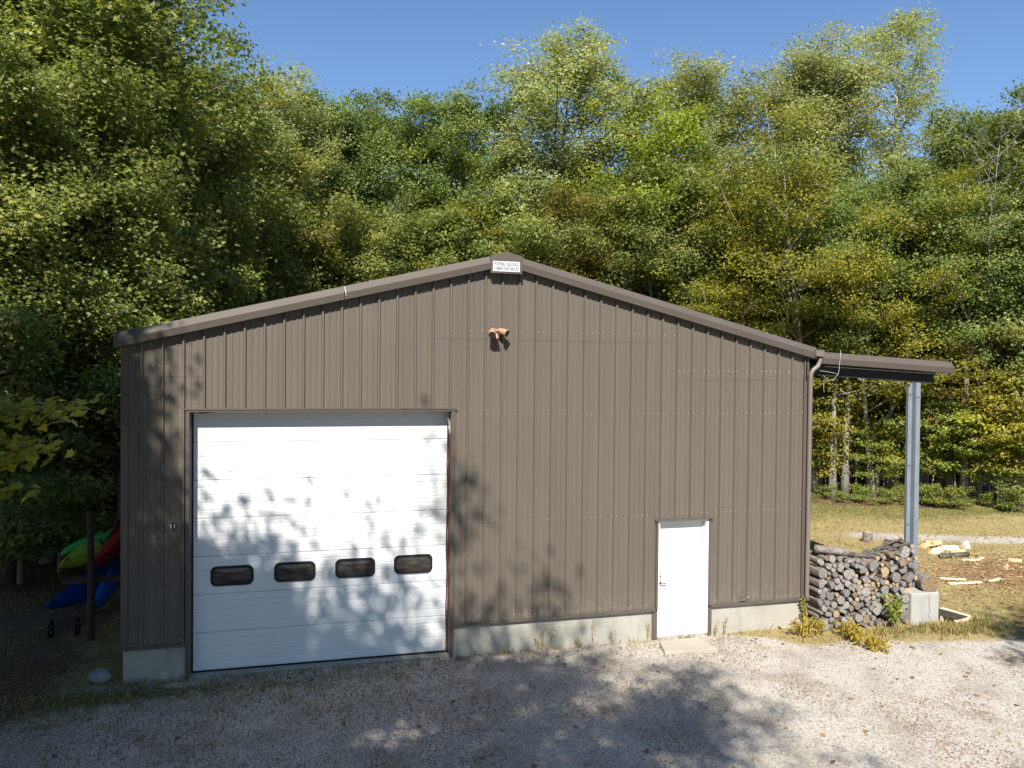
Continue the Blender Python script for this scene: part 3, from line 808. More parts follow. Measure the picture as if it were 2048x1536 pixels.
lying_log('branch', (13.55, .06, topz(13.6)+.06), (14.15, -.05, topz(14.0)+.07), .026, LB, 'dark stick lying on the crest of the wood pile', 'branch', 'sticks on the wood pile', seed=5)
lying_log('branch', (13.85, .10, topz(13.9)+.10), (14.30, .0, topz(14.2)+.05), .022, LB, 'dark stick lying on the crest of the wood pile', 'branch', 'sticks on the wood pile', seed=6)
lying_log('branch', (13.6, -.12, topz(13.7)+.04), (14.2, -.22, topz(14.1)+.04), .020, LB, 'dark stick lying on the crest of the wood pile', 'branch', 'sticks on the wood pile', seed=8)
# round block on the pier
m = MB(); n = 18; rb = .165
vs = []; 
for yy, q in ((-.40, .96), (-.38, 1.0), (-.10, 1.0), (-.08, .96)):
    for j in range(n):
        t = 2*math.pi*j/n; vs.append((rb*q*math.cos(t)*(1.08 if math.cos(t) > 0 else 1), yy+.24, rb*q*max(math.sin(t), -.82)))
m.add(vs, [(r*n+j, r*n+(j+1) % n, (r+1)*n+(j+1) % n, (r+1)*n+j) for r in range(3) for j in range(n)])
m.mi = 1; m.f += [tuple(range(n-1, -1, -1)), tuple(range(3*n, 4*n))]; m.m += [1, 1]
o = m.build('wood_block', [M['bark_log'], M['end_brown']], None, False, (float(at_y(1852, 1160, -.2)[0]), -.20, .62+rb*.83)); o.rotation_euler = (0, 0, -.35)
tag(o, 'round sawn wood block resting on the concrete pier', 'wood block')

# ------------------------------------------------------------------ splitting area
rr = random.Random(21)
def split_piece(px, py, L, w, h, rz, mat, label, z=0.0, tilt=0.0):
    p = at_z(px, py, z+h/2); m = MB()
    m.add([(-L/2, -w/2, -h/2), (L/2, -w/2*.9, -h/2), (L/2, w/2, -h/2), (-L/2, w/2, -h/2*.9), (-L/2, -w*.1, h/2), (L/2, w*.05, h/2*.9)],
          [(0, 3, 2, 1), (0, 1, 5, 4), (3, 4, 5, 2), (0, 4, 3), (1, 2, 5)])
    o = m.build('split_log', M[mat], None, False, (p[0], p[1], z+h/2)); o.rotation_euler = (0, tilt, rz)
    return tag(o, label, 'log', 'split logs on the chip strewn ground')
SPL = 'freshly split pale firewood piece lying in the clearing'
for (px, py, L, w, h, rz, mt, z) in ((1848, 1090, .42, .16, .13, .4, 'split_wood', 0), (1866, 1086, .40, .17, .14, -.5, 'split_wood', 0), (1882, 1094, .44, .16, .14, .9, 'split_wood', 0),
        (1872, 1100, .52, .18, .16, .35, 'split_pale', 0), (1858, 1082, .36, .14, .12, 1.3, 'split_wood', 0), (1899, 1095, .50, .20, .14, -.25, 'split_pale', 0), (1915, 1102, .46, .13, .12, -.1, 'split_wood', 0),
        (1931, 1089, .26, .2, .2, .2, 'split_pale', 0), (1873, 1084, .38, .15, .12, .2, 'split_wood', .12), (2012, 1132, .34, .12, .1, .6, 'split_wood', 0), (2030, 1120, .30, .1, .08, -.7, 'split_wood', 0)):
    split_piece(px, py, L, w, h, rz, mt, SPL, z)
for (px, py, L, rz) in ((1930, 1166, .85, -.12), (1905, 1158, .6, -.35), (1990, 1160, .5, .3), (1960, 1118, .5, .5), (1940, 1120, .45, -.2)):
    p = at_z(px, py, .02); m = MB(); m.box(-L/2, L/2, -.035, .035, -.015, .02)
    o = m.build('wood_sliver', M['split_pale'], None, False, (p[0], p[1], .02)); o.rotation_euler = (0, rr.uniform(-.03, .03), rz)
    tag(o, 'pale thin sliver of split wood on brown chips', 'wood sliver', 'slivers on the chips')
p1, p2 = at_z(1880, 1112, .06), at_z(1935, 1108, .06)
lying_log('firewood_log', p1, p2, .075, [M['bark_dark'], M['end_brown']], 'dark bark covered log lying in front of the split pieces', 'log', seed=9)
p = at_z(1735, 1083, 0); m = MB(); m.tube([(0, 0, 0), (0, 0, .28)], [.15, .14], 14, cap=False); nv = len(m.v); m.mi = 1; m.f.append(tuple(range(nv-14, nv))); m.m.append(1)
tag(m.build('chopping_stump', [M['bark_log'], M['end_fresh']], None, False, (p[0], p[1], 0)), 'short upright sawn stump in the dry grass behind the pile', 'stump')
# broken pallet-like slab beside the pier
p = at_z(1898, 1238, 0); sb = empty('wooden_pallet', (p[0], p[1], 0), .25); tag(sb, 'small weathered wooden pallet in the grass beside the pier', 'pallet')
for i in range(4):
    m = MB(); m.box(-.26+i*.135, -.26+i*.135+.115, -.30, .30, .10, .122); m.build('board', M['rack_wood'] if i < 3 else M['split_pale'], sb)
for y in (-.28, .0, .26):
    m = MB(); m.box(-.27, .27, y-.02, y+.02, .0, .099); m.build('runner', M['split_pale'], sb)

# ------------------------------------------------------------------ kayaks on a timber rack
RK = at_depth(181, 1250, 14.0); rx, ry = float(RK[0]), float(RK[1])
rack = empty('kayak_rack', (rx, ry, 0)); tag(rack, 'rough timber post rack with arms holding kayaks beside the building', 'rack')
for dy, hgt in ((0, 2.34), (2.3, 2.75)):
    m = MB(); m.tube([(0, dy, 0), (.01, dy, hgt*.5), (-.01, dy, hgt)], [.066, .062, .058], 9); m.build('post', M['rack_wood'], rack)
    for z in (.46, 1.06):
        m = MB(); m.box(-.5, .5, dy+.09, dy+.13, z-.05, z+.045); m.build('arm', M['rack_wood'], rack)
def make_kayak(key, label, loc, rot, L=2.9, wid=.58, dep=.34):
    """loc is the bow tip; the hull runs back along local +Y"""
    k = empty('kayak', loc); k.rotation_euler = rot; tag(k, label, 'kayak')
    n, st = 16, 22; vs = []
    for i in range(st+1):
        t = i/st; y = L*t
        w = wid/2*max(.02, math.sin(math.pi*min(max(t, .004), .996))**.72); up = .20*(abs(2*t-1)**3.2)
        d = dep*(.32+.68*math.sin(math.pi*t)**.6)
        for j in range(n):
            a = 2*math.pi*j/n; cx = math.cos(a); sz = math.sin(a)
            z = (sz*d*.42 if sz > 0 else sz*d*.62) ; x = w*math.copysign(abs(cx)**.75, cx)
            vs.append((x, y, z+up))
    m = MB(); m.add(vs, [(i*n+j, (i+1)*n+j, (i+1)*n+(j+1) % n, i*n+(j+1) % n) for i in range(st) for j in range(n)]+[tuple(range(n)), tuple(range((st+1)*n-1, st*n-1, -1))])
    m.build('hull', M[key], k, True)
    m = MB(); pts = [(.22*math.cos(a), L*.5+.42*math.sin(a), dep*.44) for a in np.linspace(0, 2*math.pi, 25)]
    m.tube(pts, .022, 6, False); m.build('cockpit_rim', M['black_rubber'], k, True)
    m = MB(); m.tube([(0, .09, .23), (0, .14, .30), (0, .2, .24)], .012, 6); m.build('grab_handle', M['black_rubber'], k, True)
    return k
def tip(px, py, D): return tuple(float(q) for q in at_depth(px, py, D))
make_kayak('kayak_lime', 'yellow green kayak on the upper left arm of the rack', tip(112, 1143, 14.5), (math.radians(17), math.radians(40), math.radians(-20)))
make_kayak('kayak_red', 'red kayak on the upper right arm of the rack', tip(197, 1140, 14.6), (math.radians(20), math.radians(-46), math.radians(-14)))
make_kayak('kayak_navy', 'dark navy blue kayak on the lower left arm of the rack', tip(87, 1228, 14.4), (math.radians(17), math.radians(28), math.radians(-26)))
make_kayak('kayak_blue', 'bright blue kayak on the lower right arm of the rack', tip(195, 1226, 14.5), (math.radians(22), math.radians(-50), math.radians(-12)))
make_kayak('kayak_green', 'bright green kayak upturned on top of the rack', tip(122, 1087, 15.0), (math.radians(4), math.radians(170), math.radians(-50)), 2.7, .5, .26)
cart = empty('boat_cart', tuple(at_z(128, 1272, 0))); tag(cart, 'small two wheeled cart with thin rusty red handle in the shade', 'cart')
for dx in (-.22, .22):
    m = MB(); m.tube([(dx+.13*math.cos(a)*0, .13*math.cos(a), .15+.13*math.sin(a)) for a in np.linspace(0, 2*math.pi, 17)], .028, 7, False)
    m.tube([(dx-.03, 0, .15), (dx+.03, 0, .15)], .03, 8); m.build('wheel', M['black_rubber'], cart, True)
m = MB(); m.tube([(-.24, 0, .15), (.24, 0, .15)], .012, 6); m.build('axle', M['dark_steel'], cart)
m = MB(); m.tube([(.1, 0, .16), (.5, .05, .3), (1.0, .12, .44)], .013, 6); m.tube([(.62, .06, .34), (.5, -.25, .12), (.35, -.55, .02)], .013, 6); m.build('handle', M['rusty_red'], cart)

# ------------------------------------------------------------------ vegetation
LOBED = np.array([(0, 0), (.10, .12), (.42, .10), (.30, .30), (.50, .52), (.26, .55), (.20, .72), (0, 1.0),
                  (-.20, .72), (-.26, .55), (-.50, .52), (-.30, .30), (-.42, .10), (-.10, .12)])
STAR = np.array([(0, 0), (.40, .16), (.22, .36), (.46, .66), (.15, .62), (0, 1.0), (-.15, .62), (-.46, .66), (-.22, .36), (-.40, .16)])
def leaf_mesh(name, P, Nrm, L, leafv, spray, mats, rs, shape='kite', wr=.68):
    """many small leaves as one mesh: P base points, Nrm leaf normals, L lengths"""
    n = len(P)
    Nrm = Nrm/np.linalg.norm(Nrm, axis=1, keepdims=True)
    rnd = rs.normal(size=(n, 3)); T = rnd-Nrm*(rnd*Nrm).sum(1, keepdims=True)
    T /= np.linalg.norm(T, axis=1, keepdims=True)+1e-9
    B = np.cross(Nrm, T); L = L[:, None]
    if shape == 'kite':
        sd = .46*T*L; fold = Nrm*L*.10
        v0 = P; v1 = P+sd+B*L*wr/2+fold; v2 = P+T*L-Nrm*L*.12; v3 = P+sd-B*L*wr/2+fold
        V = np.stack([v0, v1, v2, v3], 1).reshape(-1, 3); b = np.arange(n)[:, None]*4
        idx = (b+np.array([[0, 1, 2, 0, 2, 3]])).ravel(); tot = np.full(2*n, 3); k = 4
    else:
        U = STAR if shape == 'star' else LOBED; k = len(U)
        V = (P[:, None]+T[:, None]*U[None, :, 1:2]*L[:, None]+B[:, None]*U[None, :, 0:1]*L[:, None]
             + Nrm[:, None]*(np.abs(U[None, :, 0:1])*.25-.18*U[None, :, 1:2]**2)*L[:, None]).reshape(-1, 3)
        b = np.arange(n)[:, None]*k; idx = (b+np.arange(k)[None]).ravel(); tot = np.full(n, k)
    me = np_mesh(name, V, idx, tot, mats)
    attr(me, 'leaf', np.repeat(leafv, k)); attr(me, 'spray', np.repeat(spray, k))
    return me

def envelope(kind, t):
    if kind == 'round': return max(.12, math.sin(math.pi*min(.98, .10+.79*t))**.7)
    if kind == 'tall': return max(.10, (math.sin(math.pi*min(.97, .14+.72*t))**.75)*(1.0 if t > .22 else .7)*(1.0 if t < .88 else .6))
    if kind == 'broad': return max(.12, (1-t)**.55*(.6+.4*min(1, t*6)))
    if kind == 'cone': return max(.08, (1-t)**.8)
    return 1.0
def make_tree(key, seed, H, base, R, env, leaf, bark, nlimb, nsub, nleaf, LL, elev=(20, 55), flat=.45, spread=.30,
              stems=1, r0=None, shape='kite', wr=.68):
    rs = np.random.RandomState(seed); mb = MB(); r0 = r0 or H*.0105
    limbs = []
    for s in range(stems):
        lean = rs.uniform(-.05, .05, 2)*H if stems == 1 else rs.uniform(-.16, .16, 2)*H
        off = rs.uniform(-.12, .12, 2)*(stems > 1)
        hs = H*(1 if s == 0 else rs.uniform(.72, .95)); n = 9
        wob = np.cumsum(rs.normal(0, .010*H/9**.5, (n, 2)), 0); tt = np.linspace(0, 1, n)
        axis_ = np.stack([off[0]+lean[0]*tt**1.3+wob[:, 0]*tt, off[1]+lean[1]*tt**1.3+wob[:, 1]*tt, hs*tt*(.93 if nleaf else 1.0)], 1)
        axis_[0, 2] = -.15
        rad = r0*(1.0-.90*tt**.85)*(1 if stems == 1 else .75); rad[0] *= 1.45; rad[-1] *= .3; rad[-2] *= .6
        mb.tube(axis_, list(rad), 8)
        for i in range(nlimb//stems):
            t = (i+rs.rand())/(nlimb//stems); t = t**.92
            z = base*H+(hs*.97-base*H)*t; q = z/hs
            p0 = np.array([np.interp(q, tt, axis_[:, j]) for j in range(3)])
            az = i*2.39996+rs.uniform(-.5, .5)+s*1.3; el = math.radians(rs.uniform(*elev)+18*t)
            ln = R*envelope(env, t)*rs.uniform(.62, 1.12)
            d = np.array([math.cos(az)*math.cos(el), math.sin(az)*math.cos(el), math.sin(el)])
            ends = [p0]; dd = d.copy()
            for _ in range(4):
                dd = dd+rs.normal(0, .13, 3)+np.array([0, 0, .03]); dd /= np.linalg.norm(dd); ends.append(ends[-1]+dd*ln/4/max(.5, math.cos(el)**.5))
            ends = np.array(ends); rl = max(.012, np.interp(q, tt, rad)*.45)
            mb.tube(ends, list(rl*np.array([1, .8, .6, .4, .2])), 5, False)
            limbs.append((ends, ln, t))
    S, E, SPR = [], [], []
    for ends, ln, t in limbs:
        spl = rs.rand()
        ns = max(2, int(nsub*(.45+.55*min(1.0, ln/R))))
        for k in range(ns):
            u = rs.uniform(.18, 1.0); x = u*4; i0 = min(3, int(x)); a = ends[i0]+(ends[i0+1]-ends[i0])*(x-i0)
            d = ends[min(4, i0+1)]-ends[i0]; d = d/np.linalg.norm(d)
            side = rs.normal(size=3)*np.array([1, 1, .45]); side /= np.linalg.norm(side)
            v = d*.55+side*.85+np.array([0, 0, .10]); v /= np.linalg.norm(v)
            l2 = (.28*ln+.22*R*.5)*rs.uniform(.5, 1.15)*(1.15-.5*u)
            e = a+v*l2; S.append(a); E.append(e); SPR.append(np.clip(.6*rs.rand()+.4*spl, 0, 1))
            mb.tube([a, (a+e)/2+rs.normal(0, .04, 3), e], [.014, .010, .004], 3, False)
    S, E, SPR = np.array(S), np.array(E), np.array(SPR)
    # bring the grown crown to its stated height and radius
    kz = H/np.percentile(E[:, 2], 99.5); kr = R/np.percentile(np.hypot(E[:, 0], E[:, 1]), 95)
    K = np.array([kr, kr, kz]); mb.v = [(a*kr, b*kr, c*kz) for a, b, c in mb.v]; S, E = S*K, E*K
    trunk = mb.mesh('trunk', M[bark], True)
    if not nleaf: return trunk, None
    lens = np.linalg.norm(E-S, axis=1); w = lens/lens.sum()
    idx = rs.choice(len(S), nleaf, p=w)
    u = rs.uniform(.1, 1.12, nleaf)[:, None]
    P = S[idx]+(E[idx]-S[idx])*u+rs.normal(0, 1, (nleaf, 3))*np.array([spread, spread, spread*flat])
    out = P-np.array([0, 0, 1])*P[:, 2:3]; out /= np.linalg.norm(out, axis=1, keepdims=True)+.3
    N = np.array([0, 0, .75])+out*.35+rs.normal(0, .42, (nleaf, 3))
    Ls = LL*rs.uniform(.65, 1.25, nleaf)
    crown = leaf_mesh('crown', P, N, Ls, rs.rand(nleaf), SPR[idx], [M[leaf]], rs, shape, wr)
    return trunk, crown

PROTO = {}
def proto(key, *a, **k): PROTO[key] = (make_tree(key, *a, **k), a[1])
proto('maple_a', 1, 17, .16, 3.6, 'round', 'leaf_maple', 'bark_dark', 44, 9, 38000, .155, (24, 58), .7, .32, shape='star')
proto('maple_b', 2, 16, .22, 3.9, 'round', 'leaf_maple', 'bark_grey', 42, 9, 36000, .155, (24, 58), .7, .32, shape='star')
proto('oak_a', 3, 18, .36, 3.2, 'round', 'leaf_oak', 'bark_dark', 32, 7, 24000, .15, (28, 60), .6)
proto('oak_b', 4, 18, .34, 2.9, 'tall', 'leaf_oak', 'bark_grey', 32, 7, 22000, .15, (30, 62), .6)
proto('aspen_a', 5, 22, .34, 3.4, 'tall', 'leaf_aspen', 'bark_dark', 48, 9, 48000, .115, (30, 60), .7, .30, 1, None, 'kite', .85)
proto('aspen_b', 6, 22, .38, 3.1, 'round', 'leaf_aspen', 'bark_grey', 46, 9, 46000, .115, (30, 60), .7, .28, 1, None, 'kite', .85)
proto('aspen_sparse', 7, 25, .45, 3.2, 'tall', 'leaf_aspen', 'bark_white', 36, 8, 17000, .115, (22, 50), .7, .24, 1, None, 'kite', .85)
proto('beech_a', 8, 14, .24, 4.6, 'broad', 'leaf_beech', 'bark_grey', 56, 9, 44000, .11, (12, 50), .32, .30, 3)
proto('beech_b', 9, 12, .10, 3.6, 'broad', 'leaf_beech', 'bark_grey', 46, 8, 32000, .11, (12, 46), .32, .30)
proto('yellow_maple', 10, 15, .15, 3.0, 'tall', 'leaf_lime', 'bark_dark', 38, 8, 28000, .135)
proto('orange_maple', 11, 9, .12, 2.3, 'round', 'leaf_orange', 'bark_grey', 30, 7, 9000, .15, (10, 45), .35)
proto('sapling', 12, 5, .25, 1.6, 'broad', 'leaf_shrub', 'bark_grey', 20, 6, 2600, .15, (8, 40), .3, .22, 1, .03)
proto('sapling_gold', 13, 4.5, .30, 1.5, 'round', 'leaf_yellow', 'bark_grey', 18, 6, 2600, .14, (8, 40), .3, .22, 1, .03)
proto('shrub', 14, 1.6, .05, .95, 'round', 'leaf_shrub', 'bark_grey', 18, 5, 1700, .11, (20, 60), .6, .14, 3, .014)
proto('dead', 15, 15, .22, 3.4, 'tall', 'leaf_oak', 'bark_dead', 34, 6, 0, .1, (25, 55))
proto('tall_trunk', 17, 15, .44, 2.7, 'round', 'leaf_oak', 'bark_grey', 30, 8, 15000, .14, (15, 50), .45, .3, 1, .17)
proto('understory', 16, 7, .06, 2.6, 'round', 'leaf_oak', 'bark_grey', 30, 8, 15000, .13, (10, 45), .4, .3, 1, .05)

def inside_building(x, y, pad=1.6): return B0-pad < x < 15.6+pad and -2 < y < BD+pad
TREES = []
def place_tree(key, x, y, H, label, group=None, name='broadleaf_tree', cat='tree', seed=None, wide=1.0):
    (tm, cm), H0 = PROTO[key]; r = random.Random(seed if seed is not None else int(x*131+y*977))
    o = empty(name, (x, y, float(gz(x, y))-.02), r.uniform(0, 6.28)); s = H/H0; o.scale = (s*wide, s*wide, s)
    link('trunk', tm, o)
    if cm: link('crown', cm, o)
    tag(o, label, cat, group); TREES.append(o); return o
LBL = {
 'maple_a': ('green maple', 'maples'),
 'maple_b': ('green maple', 'maples'),
 'oak_a': ('dark green oak tree', 'oaks'),
 'oak_b': ('dark green oak tree', 'oaks'),
 'aspen_a': ('tall grey green aspen', 'tall aspens'),
 'aspen_b': ('tall grey green aspen', 'tall aspens'),
 'beech_a': ('yellow olive beech with layered sprays', 'beeches'),
 'beech_b': ('low yellow olive beech', 'low beeches'),
 'yellow_maple': ('yellowing maple among greener trees', 'yellowing maples'),
 'orange_maple': ('small maple turning orange', 'orange maples'),
 'understory': ('small bushy green tree', 'small trees'),
 'tall_trunk': ('tall green tree with bare grey lower trunk', 'bare trunked trees'),
 'sapling': ('slim leafy green sapling', 'saplings'),
 'sapling_gold': ('slim yellow leaved sapling', 'yellow saplings'),
 'shrub': ('low green shrub at the foot of the woods', 'shrubs at the foot of the woods'),
}
def ztop(py, D): return CAM[2]+(746-py)/FPX*D
def view_tree(px, D, ytop, key, label=None, group=None, wide=1.0, name='broadleaf_tree'):
    x, y = ground_at(px, D)
    while inside_building(x, y): D += 1.0; x, y = ground_at(px, D)
    l, g = LBL.get(key, (None, None))
    if l and not label:
        w_ = 'in the shaded woods beyond the kayak rack' if px < 420 else 'behind the roof of the building' if px < 1500 else 'beyond the clearing by the lean-to'
        l = l+' '+w_; g = g+' '+w_
    if key in ('aspen_a', 'aspen_b') and wide == 1.0: wide = 1.28
    return place_tree(key, x, y, ztop(ytop+(26 if D > 33 and 'aspen' in key else 0), D), label or l, group or (None if label else g), name, wide=wide)

for a in ((-60, 21, -190, 'maple_b'), (40, 23, -170, 'oak_b'), (125, 22, -150, 'maple_a'), (225, 24, -120, 'maple_b'), (275, 25, -60, 'maple_a'),
          (345, 27, 45, 'maple_b'), (425, 32, 125, 'oak_a'), (607, 40, 225, 'oak_a'), (655, 39, 238, 'oak_b'), (742, 41, 215, 'oak_a'), (850, 41, 192, 'oak_a'), (958, 42, 190, 'oak_b'), (498, 36, 118, 'aspen_b'), (568, 38, 195, 'aspen_b'), (628, 40, 262, 'maple_a'),
          (692, 40, 205, 'oak_b'), (795, 39, 190, 'oak_a'), (905, 40, 172, 'oak_b'), (1330, 42, 222, 'aspen_b'), (1450, 40, 95, 'aspen_a'),
          (1565, 41, 66, 'aspen_b'), (1640, 41, 105, 'aspen_a'), (1858, 38, 205, 'aspen_b'), (1925, 36, 195, 'oak_a'), (2020, 35, 188, 'oak_b'), (2100, 32, 190, 'maple_a')):
    view_tree(*a)
view_tree(1075, 41, 60, 'aspen_a', 'tallest aspen directly above the roof peak', wide=1.38)
view_tree(1765, 40, -14, 'aspen_sparse', 'very tall sparse aspen with white trunk above the lean-to', wide=1.25)
view_tree(1258, 40, 180, 'yellow_maple')
view_tree(1200, 42, 300, 'yellow_maple')
view_tree(1955, 29.6, 195, 'dead', 'bare grey leafless tree standing at the wood edge', name='dead_tree')
view_tree(1640, 31.5, 248, 'beech_a', 'large yellow olive beech with spreading layers behind the lean-to', wide=1.05)
for a in ((455, 33, 350, 'maple_a'), (545, 34, 300, 'maple_b'), (640, 35, 440, 'beech_b'), (740, 35, 410, 'maple_b'), (850, 36, 420, 'maple_a'), (935, 35, 400, 'beech_b'),
          (1010, 36, 360, 'maple_b'), (1130, 36, 390, 'beech_b'), (1215, 35, 400, 'maple_a'), (1310, 34, 330, 'maple_b'), (1400, 34, 330, 'maple_a'), (1480, 33, 400, 'beech_b'),
          (1540, 35, 280, 'maple_b'), (1745, 31, 340, 'beech_a'), (1850, 31, 330, 'maple_b'), (2010, 30, 370, 'maple_a'), (2085, 28.5, 300, 'maple_b'),
          (1905, 30.6, 600, 'orange_maple'), (1950, 30, 660, 'orange_maple'), (1310, 36, 210, 'yellow_maple')):
    view_tree(*a)
# left woods, close to the building
for a in ((15, 17.5, 120, 'maple_a'), (95, 19.5, 150, 'maple_b'), (180, 20, 160, 'maple_a'), (250, 23, 200, 'oak_a'), (330, 27, 250, 'maple_b'), (395, 29, 330, 'maple_a'),
          (40, 17.5, 560, 'understory'), (120, 18.5, 620, 'understory'), (200, 20.5, 600, 'understory'), (70, 22, 500, 'understory'), (160, 24, 520, 'understory'),
          (235, 25, 560, 'understory'), (-30, 20, 500, 'understory'), (290, 27, 480, 'understory'), (20, 27, 480, 'understory'), (110, 29, 480, 'understory')):
    view_tree(*a)
# woods on beyond, filling the gaps between the nearer trunks
rr = random.Random(77)
for i in range(44):
    px = -100+i*52+rr.uniform(-20, 20); D = rr.uniform(44, 62)
    yt = rr.uniform(470, 540) if px < 1000 else rr.uniform(330, 460)
    view_tree(px, D, yt, rr.choice(['maple_a', 'maple_b', 'oak_a', 'beech_b', 'understory']), 'green tree deep in the woods behind the nearer rows', 'trees deep in the woods')
for px, D, yt in ((1668, 30.3, 420), (1693, 30.6, 380), (1782, 31.5, 330), (1808, 33, 380), (1905, 30.0, 420), (1932, 29.3, 400), (2003, 29.6, 380), (2030, 30.5, 400), (1730, 34, 360), (1850, 35, 380), (1640, 36, 350), (1965, 34, 380), (2070, 31, 350)):
    view_tree(px, D, yt, 'tall_trunk')
for i in range(6):
    px = 1580+i*90+rr.uniform(-10, 10); D = rr.uniform(38, 46)
    view_tree(px, D, rr.uniform(520, 660), 'understory')
for i in range(22):
    px = -60+i*20; D = rr.uniform(24, 40)
    view_tree(px, D, rr.uniform(420, 700), 'understory')
# edge of the woods behind the clearing
for px, D, yt, key in ((1636, 31.4, 800, 'sapling'), (1752, 30.5, 840, 'sapling'), (1868, 29.8, 800, 'sapling'), (1850, 31.6, 720, 'sapling'),
                       (1945, 29.2, 830, 'sapling'), (2000, 28.2, 790, 'sapling_gold'), (2035, 28.0, 770, 'sapling_gold'), (1985, 28.6, 860, 'sapling'), (1655, 30.6, 850, 'sapling_gold'), (1715, 30.8, 830, 'sapling'), (1772, 30.6, 860, 'sapling_gold'), (1838, 30.2, 820, 'sapling'), (1885, 29.8, 840, 'sapling_gold'), (1915, 29.4, 800, 'sapling'), (1962, 29.0, 770, 'sapling_gold'), (2018, 28.5, 750, 'sapling_gold'), (2045, 28.2, 830, 'sapling_gold'), (1745, 32, 700, 'sapling'), (1690, 32, 720, 'sapling_gold'), (1800, 32, 690, 'sapling_gold'), (1880, 31.5, 690, 'sapling'),
                       (2050, 27.6, 860, 'sapling'), (1675, 31, 760, 'sapling_gold'), (1820, 31, 740, 'sapling')):
    view_tree(px, D, yt, key, name='sapling')
for i in range(14):
    px = 1625+i*32+rr.uniform(-8, 8); D = 29.9-(px-1640)*.0062+rr.uniform(-.4, .8)
    x, y = ground_at(px, D); place_tree('shrub', x, y, rr.uniform(.35, .95), LBL['shrub'][0], LBL['shrub'][1], 'shrub', 'shrub')
for i in range(12):
    px = -20+i*21; D = rr.uniform(18.5, 22); x, y = ground_at(px, D)
    if not inside_building(x, y, .6): place_tree('shrub', x, y, rr.uniform(.6, 1.4), 'low shrub in the deep shade behind the kayaks', 'shrubs behind the kayaks', 'shrub', 'shrub')

# trees on the near side of the yard, out of view, inner ones shade the yard and door, an outer ring is added to block low sky light
NEAR = 'tall leafy tree on the near side of the yard'
for key, x, y, H in (('maple_a', -6.4, -11.6, 18.8), ('oak_a', -3.0, -15.2, 17.6), ('maple_b', -1.2, -15.4, 16.9), ('maple_b', -5.9, -9.6, 16.3), ('maple_b', -5.8, -3.2, 14.5), ('maple_b', 13.9, -13.7, 13.2), ('maple_b', -8.4, -9.0, 18.5), ('maple_a', -9.8, -3.0, 18.5), ('maple_b', -12.5, -13, 19),
                     ('oak_b', 0.9, -18.4, 17.4), ('maple_a', -13.5, -5.5, 19), ('oak_b', -11, 1.5, 17.5), ('maple_b', -16, -16, 18), ('oak_a', -12, -22, 18), ('maple_a', -4, -25, 17), ('maple_b', 3.5, -27, 17),
                     ('oak_a', 10, -27, 17), ('maple_a', 17, -25, 16), ('maple_b', 24, -22, 16), ('oak_b', 30, -15, 16), ('maple_a', 33, -7, 15), ('maple_b', -18, -8, 18), ('maple_a', -19, 0, 18)):
    place_tree(key, x, y, H, NEAR, 'trees on the near side of the yard', wide=1.3 if (x, y) == (-3.0, -15.2) else 1.0)

# yellow green maple reaching into the shade at the left
rs = np.random.RandomState(44)
bx, by = ground_at(-330, 9.6)
mt = empty('maple_tree', (bx, by, 0)); tag(mt, 'young maple with broad yellow green leaves reaching in from the side', 'tree')
mb = MB(); base = np.array([bx, by, 0.0])
mb.tube([(0, 0, -.1), (.05, .02, 2.0), (.0, .05, 4.2), (.1, .1, 7.0)], [.10, .085, .06, .02], 8)
Pl, Nl, SPl = [], [], []
for (px, py, D, z0, ln) in ((165, 812, 9.2, 3.9, 1.05), (120, 835, 9.4, 4.0, .9), (60, 815, 9.5, 4.2, .9), (20, 838, 9.3, 3.9, .8), (88, 905, 8.8, 3.4, .85), (40, 925, 8.9, 3.3, .75), (55, 890, 9.0, 3.5, .7), (5, 905, 8.8, 3.5, .7),
                            (10, 985, 9.2, 3.0, .4), (-60, 870, 9.2, 3.6, .8), (-80, 700, 9.4, 4.9, .9)):
    tipv = at_depth(px, py, D)-base; a = np.array([.03, .04, z0]); mid = (a+tipv)/2+np.array([0, 0, .25])
    mb.tube([a, mid, tipv], [.028, .018, .006], 5, False)
    for k in range(62):
        t = 1-rs.rand()**1.3*ln/ max(.4, np.linalg.norm(tipv-mid))
        p = mid+(tipv-mid)*t+rs.normal(0, 1, 3)*np.array([.17, .17, .045]); Pl.append(p); Nl.append(np.array([-.1, -.35, 1])+rs.normal(0, .28, 3)); SPl.append(rs.rand()*.9)
mb.build('trunk', M['bark_grey'], mt, True)
me = leaf_mesh('crown', np.array(Pl), np.array(Nl), rs.uniform(.09, .16, len(Pl)), rs.rand(len(Pl)), np.array(SPl), [M['leaf_yellow']], rs, 'lobed')
link('crown', me, mt)

